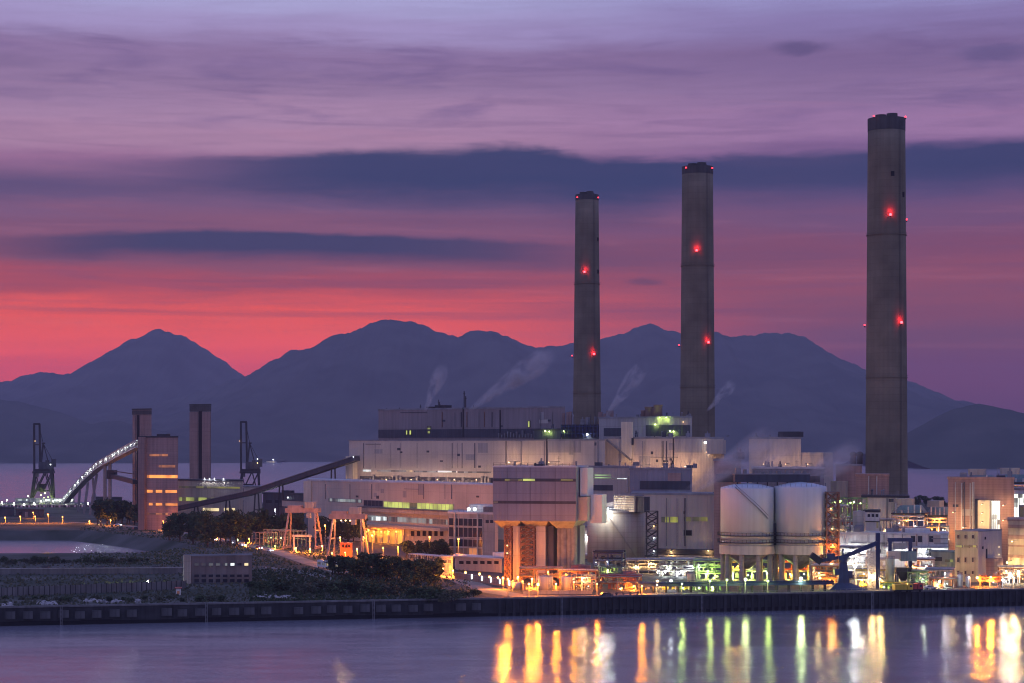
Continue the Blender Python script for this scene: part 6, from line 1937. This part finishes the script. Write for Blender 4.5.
rack(572, 592, 577, 682, 5, 2, 1, 'orange lit steel pipe frame right of the small orange tanks', ('steel_pink', 'steel_grey', 'steel_pale'), [(584, 578, 'lamp_warm', .3)])
rack(594, 622, 553, 735, 8, 4, 2, 'dark blue pipe tower in front of the left side of the big grey tank', ('steel_blue', 'steel_dark', 'steel_grey'), [(608, 570, 'lamp_green', .35), (601, 580, 'lamp_small_warm', .3)])
rack(622, 662, 560, 780, 10, 4, 3, 'bright steel pipe rack at the foot of the lattice stair tower', ('steel_pale', 'pipe_silver', 'steel_grey'), [(636, 566, 'lamp_warm', .32), (651, 563, 'lamp_warm', .32), (660, 571, 'lamp_white', .4)])
rack(660, 694, 560, 760, 8, 3, 4, 'white lit pipe rack below the ledge of the pinkish wall building', ('steel_pale', 'pipe_silver', 'steel_pale'), [(666, 571, 'lamp_white', .45), (682, 571.5, 'lamp_flood_small', .5), (691, 566, 'lamp_white', .3)])
rack(694, 722, 561, 745, 8, 3, 5, 'green lit pipe rack just left of the left white silo', ('steel_green', 'tank_green', 'steel_grey'), [(708, 571, 'lamp_green', .4), (714, 578, 'lamp_green', .4)])
rack(600, 640, 577, 690, 6, 2, 6, 'low red lit pipe rack on the quay before the big grey tank', ('steel_rust', 'paint_red_dull', 'steel_grey'), [(634, 586, 'lamp_sodium', .4), (622, 588, 'lamp_sodium', .3)])
rack(640, 720, 584, 690, 5, 1, 7, 'low yellowish pipe rack on the quay before the pinkish wall building', ('steel_green', 'paint_yellow', 'pipe_silver'), [(657.5, 581, 'lamp_warm', .5), (671, 580.5, 'lamp_white', .5), (683, 588, 'lamp_green', .4), (699, 588, 'lamp_green', .4), (712, 587, 'lamp_green', .4)])
rack(726, 772, 562, 742, 8, 2, 8, 'pipework frame beneath the left white silo', ('steel_green', 'steel_grey', 'tank_green'), [(738, 566, 'lamp_sodium', .3), (757, 572, 'lamp_green', .35), (731, 574, 'lamp_green', .3), (748, 575, 'lamp_green', .3), (767, 573, 'lamp_green', .3)])
rack(776, 824, 562, 742, 8, 2, 9, 'orange lit pipework frame beneath the right white silo', ('steel_rust', 'paint_orange', 'steel_grey'), [(779, 568, 'lamp_sodium', .32), (812, 566, 'lamp_sodium', .3), (824, 572, 'lamp_warm', .4), (790, 574, 'lamp_green', .3), (804, 574, 'lamp_green', .3)])
rack(840, 872, 548, 740, 8, 4, 10, 'white lit pipe rack behind the loading crane', ('steel_pale', 'pipe_silver', 'steel_grey'), [(852, 551, 'lamp_flood_small', .7), (856.5, 560, 'lamp_flood_small', .6), (845, 566, 'lamp_warm', .45), (864, 574, 'lamp_warm', .4)])
rack(866, 890, 560, 722, 6, 3, 11, 'cream lit pipe rack left of the pale green tank', ('steel_pale', 'tank_cream', 'pipe_silver'), [(884, 580, 'lamp_warm', .4), (872, 575, 'lamp_warm', .4)])
rack(906, 934, 560, 735, 8, 3, 12, 'tangled pipe rack right of the blue portal frame', ('steel_pale', 'pipe_silver', 'steel_rust'), [(912, 566, 'lamp_sodium', .3), (926, 566, 'lamp_white', .28), (920, 571, 'lamp_warm', .3)])
rack(908, 926, 572, 704, 5, 3, 13, 'green pipe frame on the quay right of the dark hopper', ('steel_green', 'tank_green', 'steel_green'), [(917, 586, 'lamp_green', .3)])
rack(926, 954, 570, 712, 6, 2, 14, 'grey pipe frame on the quay before the green control house', ('steel_grey', 'pipe_silver', 'steel_grey'), [(940, 580, 'lamp_warm', .25)])
rack(880, 908, 584, 694, 5, 1, 15, 'low yellow green pipe frame on the quay beside the yellow truck', ('steel_green', 'paint_yellow', 'steel_green'), [(884, 587, 'lamp_green', .4), (893, 587, 'lamp_green', .35)])
rack(980, 1000, 577, 706, 5, 2, 16, 'orange lit pipe frame at the purple grey side of the corner building', ('steel_rust', 'steel_grey', 'paint_red_dull'), [(977.5, 577.5, 'lamp_sodium_bright', .5), (991, 577, 'lamp_sodium_bright', .4)])
rack(1000, 1040, 568, 722, 6, 3, 17, 'yellow lit pipe frame at the right edge before the banded hall', ('steel_rust', 'steel_pale', 'steel_grey'), [(1006, 571, 'lamp_warm', .4), (1010, 574, 'lamp_flood_small', .6), (1018, 571, 'lamp_warm', .5), (1028, 570, 'lamp_warm', .4)])
rack(520, 560, 569, 720, 6, 2, 18, 'orange lit pipe rack between the legs of the silo tower', ('steel_rust', 'steel_grey', 'steel_pink'), [(523, 581, 'lamp_sodium', .4), (514, 583, 'lamp_sodium', .4)])
for k, (px, yt, hw, Y, lb, mt) in enumerate(((545.5, 576.5, 7.5, 685, 'left one of two small orange lit tanks behind the low bund wall', 'tank_cream'), (568, 577, 7.2, 685, 'right one of two small orange lit tanks behind the low bund wall', 'tank_cream'),
                                            (518, 583, 6.0, 690, 'low squat orange lit tank at the bend of the quay road', 'tank_cream'), (581, 565.5, 10.0, 715, 'wide red lit tank above the orange lit pipe frame', 'paint_red_dull'),
                                            (630, 572, 7, 708, 'red lit upright tank behind the low red lit pipe rack', 'paint_red_dull'), (691, 574, 4, 702, 'small grey upright tank left of the green lit pipe rack', 'tank_grey'),
                                            (948, 573, 4, 708, 'small pale upright tank before the green control house', 'tank_cream'), (960, 575, 2.6, 702, 'thin pale upright tank before the corner building', 'tank_white'),
                                            (968, 577, 2.6, 702, 'thin white upright tank left of the bright orange lamp', 'tank_white'))):
    tank(px, 0, yt, hw, Y, lb, mt)
rack(833, 846, 507, 772, 7, 6, 21, 'tall narrow pipe rack right of the rusty lattice tower', ('steel_grey', 'pipe_silver', 'steel_green'), [(838, 530, 'lamp_warm', .3)])
rack(880, 893, 520, 778, 7, 5, 22, 'tall grey pipe rack at the right side of the orange edged hall', ('steel_grey', 'pipe_silver', 'steel_pale'), [(886, 530, 'lamp_warm', .3)])
rack(893, 925, 529, 800, 8, 2, 23, 'pipe rack on the steelwork below the left teal duct house', ('steel_pale', 'pipe_silver', 'steel_grey'), [(905, 531, 'lamp_sodium', .28), (918, 533, 'lamp_warm', .28)])
rack(925, 948, 527, 805, 8, 3, 24, 'pipe rack on the steelwork below the smaller teal duct house', ('steel_grey', 'pipe_silver', 'clad_teal'), [(932, 529, 'lamp_sodium', .28), (943, 530, 'lamp_warm', .28)])
rack(856, 884, 571, 700, 5, 2, 25, 'low pipe rack behind the winch of the loading crane', ('steel_pale', 'steel_grey', 'paint_yellow'), [(862, 580, 'lamp_warm', .34), (876, 582, 'lamp_warm', .3)])
rack(812, 840, 566, 716, 6, 3, 26, 'cluttered pipe frame between the right white silo and the loading crane', ('steel_rust', 'pipe_silver', 'steel_grey'), [(819, 573, 'lamp_warm', .3), (830, 580, 'lamp_sodium', .3)])
rack(930, 956, 579, 700, 4, 1, 27, 'low rusty pipe frame at the quay edge left of the thin white tanks', ('steel_rust', 'paint_orange', 'steel_grey'), [(938, 584, 'lamp_warm', .28)])
rack(560, 596, 571, 705, 6, 2, 28, 'red lit pipe frame behind the orange lit steel pipe frame', ('steel_rust', 'steel_grey', 'steel_pale'), [(566, 574, 'lamp_sodium', .3), (588, 581, 'lamp_sodium', .3)])
rack(985, 1012, 571, 735, 5, 3, 29, 'warm lit pipe frame between the corner building and the banded hall', ('steel_pink', 'pipe_silver', 'steel_grey'), [(996, 575, 'lamp_sodium', .3), (1004, 566, 'lamp_warm', .3)])
# bund wall
w = Wall('bund_wall', 'low orange lit concrete bund wall in front of the small tanks', 'wall', 523, 666, 592, 668)
MB().box(0, w.L, 0, .5, 0, 1.1).build('wall', 'concrete', w.root); MB().box(-.1, w.L + .1, -.08, .58, 1.1, 1.25).build('coping', 'concrete', w.root)
w = Wall('parapet_wall', 'dark red parapet wall beside the orange lit quay road', 'wall', 455, 748, 524, 686)
MB().box(0, w.L, 0, .5, 0, 2.1).build('wall', 'brick', w.root); MB().box(-.1, w.L + .1, -.08, .58, 2.1, 2.3).build('coping', 'concrete', w.root)
pw = w
for k, (px, nm) in enumerate(((471, 'farthest'), (481, 'second farthest'), (490, 'third farthest'), (499, 'third nearest'), (508.5, 'second nearest'), (518.5, 'nearest'))):
    u = pw.u(px); c_ = pw.A + pw.d * u
    o = thing('light_bollard', 'white glowing light bollard along the red parapet wall, %s of six' % nm, 'bollard', (c_.x + .3, c_.y - 1.2, GZ + .08), 0, 'light bollards along the quay road')
    MB().box(-.25, .25, -.25, .25, 0, .8).box(-.3, .3, -.3, .3, 2.5, 2.65).build('post', 'steel_grey', o)
    MB().box(-.22, .22, -.22, .22, .8, 2.5).build('light_tube', 'lamp_tube', o)

# yard lamps
for (px, py, Y, mt, lb, rr) in (
        (508, 579, 658, 'lamp_sodium', 'orange yard lamp in front of the lattice leg of the silo tower', .42),
        (518, 577, 700, 'lamp_sodium_bright', 'orange yard lamp between the lattice legs of the silo tower', .36),
        (529, 584, 656, 'lamp_sodium', 'orange yard lamp left of the small orange tanks', .42),
        (538, 584.5, 656, 'lamp_sodium_bright', 'brightest orange yard lamp, at the left side of the small tanks', .5),
        (556, 584, 671, 'lamp_sodium_bright', 'orange yard lamp between the two small tanks', .34),
        (597, 584, 661, 'lamp_sodium', 'orange yard lamp right of the orange lit pipe frame', .3),
        (642, 586, 668, 'lamp_sodium', 'low orange yard lamp before the red lit pipe rack', .36),
        (710, 581, 672, 'lamp_green', 'greenish yard lamp left of the columns of the left silo', .4),
        (727, 580, 674, 'lamp_green', 'greenish yard lamp at the left columns of the left silo', .4),
        (745.5, 579.5, 672, 'lamp_greenwhite', 'glaring pale green yard lamp before the left silo', .55),
        (768, 581, 676, 'lamp_green', 'greenish yard lamp between the two silos', .4),
        (503, 578, 690, 'lamp_sodium_bright', 'added orange yard lamp at the left lattice leg of the silo tower', .4),  # this lamp and the next three are added to fill the yard with orange
        (574, 582, 676, 'lamp_sodium', 'added orange yard lamp right of the small orange lit tanks', .34),
        (532, 579, 697, 'lamp_sodium_bright', 'added orange yard lamp behind the left small orange lit tank', .4),
        (548, 572, 705, 'lamp_sodium', 'added orange yard lamp under the middle of the silo tower', .36),
        (657, 585, 667, 'lamp_warm', 'pale yard lamp at the left end of the blue pipe trestle', .34),
        (682, 584, 668, 'lamp_green', 'greenish yard lamp over the blue pipe trestle near its left end', .34),
        (880, 579, 684, 'lamp_warm', 'pale orange yard lamp at the foot of the slim blue post', .38),
        (1014, 578, 692, 'lamp_warm', 'pale orange yard lamp before the banded hall', .4),
        (801, 578.5, 680, 'lamp_greenwhite', 'glaring pale green yard lamp before the right silo', .55),
        (820, 578, 686, 'lamp_green', 'greenish yard lamp at the right columns of the right silo', .42),
        (843, 574, 700, 'lamp_warm', 'pale orange yard lamp behind the pedestal of the loading crane', .4),
        (900, 577, 712, 'lamp_warm', 'pale orange yard lamp between the feet of the blue portal', .3),
        (945, 573.5, 700, 'lamp_white', 'white yard lamp before the green control house', .3),
        (969, 577.5, 692, 'lamp_white', 'white yard lamp left of the bright orange lamps', .36),
        (1003, 580, 690, 'lamp_white', 'glaring white yard lamp right of the corner building', .5),
        (855, 566, 690, 'lamp_flood_small', 'glaring white yard lamp right of the loading crane pedestal', .6)):
    street_lamp(px, py, Y, mt, lb, 'yard lamps along the quay', rr, name='yard_lamp', cat='yard lamp', power=(.42 if mt.startswith('lamp_sodium') else .22) if Y < 680 else 1.6 if mt.startswith('lamp_sodium') else .18 if mt in ('lamp_white', 'lamp_flood_small') else .32 if mt.startswith('lamp_green') or mt.startswith('lamp_flood') else 1.0)
# vehicles
def truck(p, rz, cab, bed, label):
    o = thing('truck', label, 'truck', p, rz, 'trucks parked on the quay')
    MB().box(-3, 3.4, -1.1, 1.1, .6, .9).build('chassis', 'steel_dark', o)
    MB().box(1.6, 3.5, -1.15, 1.15, .92, 2.6).frustum((1.7, 3.4, -1.1, 1.1), 2.6, (1.8, 3.0, -1, 1), 3.0).build('cab', cab, o)
    MB().box(-3.1, 1.4, -1.2, 1.2, .92, 2.7).build('cargo_box', bed, o)
    MB().box(3.48, 3.56, -.95, .95, 1.7, 2.5).box(2.3, 3.2, -1.19, 1.19, 1.7, 2.4).build('window', 'glass_dark', o)
    for x in (-2.2, -1.1, 2.5):
        for y in (-1.0, 1.0): obj('wheel', WHM, o, (x, y, .45)).scale = (1.3, 1.5, 1.3)
    return o


truck(gp(902, 592.2), R(14), 'car_yellow', 'paint_yellow', 'yellow truck parked on the quay below the blue portal')
truck(gp(912, 591.7), R(14), 'car_red', 'paint_red', 'red truck parked on the quay right of the yellow truck')
for px, py, c, lb in ((606, 597.0, 'dark', 'dark car parked on the quay at the left end of the bollard row'), (930, 589.5, 'white', 'white car parked on the quay below the green control house')):
    car(gp(px, py), R(13), c, lb, 'cars parked on the quay', False)


# ================================================================ STEAM
def steam(p0, p1, w0, Y, dens, label, seed):
    """a drifting plume of real vapour: one long ellipsoid of volume whose density thins to nothing at its skin"""
    a, c = P(p0[0], p0[1], Y), P(p1[0], p1[1], Y)
    d = c - a; L = d.length; r = w0 / F * Y
    mb = MB(); n = 20; prof = []
    for k in range(1, 16):
        t = k / 16; prof.append((math.sin(PI * t) * r, (1 - math.cos(PI * t)) / 2 * L))
    mb.lathe(prof, n)
    m = bpy.data.materials.new('vapour'); m.use_nodes = True; nt = m.node_tree; K = nt.links.new
    nt.nodes.remove(nt.nodes['Principled BSDF'])
    pv = nt.nodes.new('ShaderNodeVolumePrincipled'); pv.inputs['Color'].default_value = (1.0, 0.95, 0.98, 1)
    tcn = nd(nt, 'ShaderNodeTexCoord')
    mp = nd(nt, 'ShaderNodeMapping'); mp.inputs['Location'].default_value = (seed, seed * 2, 0); mp.inputs['Scale'].default_value = (1, 1, .55)
    nz = nd(nt, 'ShaderNodeTexNoise'); nz.inputs['Scale'].default_value = 1.1 / r; nz.inputs['Detail'].default_value = 4; nz.inputs['Distortion'].default_value = 0.7
    K(tcn.outputs['Object'], mp.inputs['Vector']); K(mp.outputs[0], nz.inputs['Vector'])
    mr = nd(nt, 'ShaderNodeMapRange'); mr.interpolation_type = 'SMOOTHSTEP'
    mr.inputs[1].default_value = .40; mr.inputs[2].default_value = .72; mr.inputs[3].default_value = 0; mr.inputs[4].default_value = dens
    K(nz.outputs[0], mr.inputs[0])
    sx = nd(nt, 'ShaderNodeSeparateXYZ'); K(tcn.outputs['Object'], sx.inputs[0])
    def mm(op, x, y):
        q = nd(nt, 'ShaderNodeMath', operation=op)
        for i, v in enumerate((x, y)):
            if isinstance(v, (int, float)): q.inputs[i].default_value = v
            else: K(v, q.inputs[i])
        return q.outputs[0]
    zz = mm('DIVIDE', sx.outputs[2], L)
    x2 = mm('DIVIDE', sx.outputs[0], r); y2 = mm('DIVIDE', sx.outputs[1], r)
    rad = mm('ADD', mm('MULTIPLY', x2, x2), mm('MULTIPLY', y2, y2))
    wid = mm('ADD', mm('MULTIPLY', zz, 1.1), .12)                  # narrow at the vent, wide downwind
    q = mm('DIVIDE', rad, mm('MULTIPLY', wid, wid))
    f = nd(nt, 'ShaderNodeMapRange'); f.interpolation_type = 'SMOOTHSTEP'; f.inputs[1].default_value = 0; f.inputs[2].default_value = 1; f.inputs[3].default_value = 1; f.inputs[4].default_value = 0
    K(q, f.inputs[0])
    e = nd(nt, 'ShaderNodeMapRange'); e.interpolation_type = 'SMOOTHSTEP'; e.inputs[1].default_value = .35; e.inputs[2].default_value = .97; e.inputs[3].default_value = 1; e.inputs[4].default_value = 0
    K(zz, e.inputs[0])
    sh = nd(nt, 'ShaderNodeMapRange'); sh.interpolation_type = 'SMOOTHSTEP'; sh.inputs[1].default_value = 1; sh.inputs[2].default_value = .55
    K(mm('ADD', rad, mm('POWER', mm('ABSOLUTE', mm('SUBTRACT', mm('MULTIPLY', zz, 2), 1), 0), 2)), sh.inputs[0])
    den = mm('MULTIPLY', mm('MULTIPLY', mr.outputs[0], f.outputs[0]), mm('MULTIPLY', e.outputs[0], sh.outputs[0]))
    K(den, pv.inputs['Density']); K(pv.outputs[0], nt.nodes['Material Output'].inputs['Volume'])
    o = mb.build('steam_plume', m)
    o.location = a; o.rotation_mode = 'QUATERNION'
    o.rotation_quaternion = Vector((0, 0, 1)).rotation_difference(d.normalized())
    return tag(o, label, 'steam', 'steam plumes over the plant', 'thing')


steam((466, 412), (562, 346), 17, 1140, .8, 'broad pale steam plume drifting right above the roof of the boiler house', 1.0)
steam((424, 413), (446, 360), 11, 1150, .7, 'thin upright steam plume above the left end of the boiler house', 7.0)
steam((604, 420), (648, 358), 12, 1090, .75, 'soft steam plume just right of the thinnest chimney', 15.0)
steam((706, 412), (738, 378), 9, 1060, .7, 'short steam wisp at the right foot of the middle chimney', 23.0)
steam((682, 494), (800, 430), 28, 870, .4, 'low drifting steam cloud left of the pink transfer house', 31.0)
steam((792, 494), (868, 440), 22, 860, .36, 'low drifting steam cloud right of the pink transfer house', 40.0)
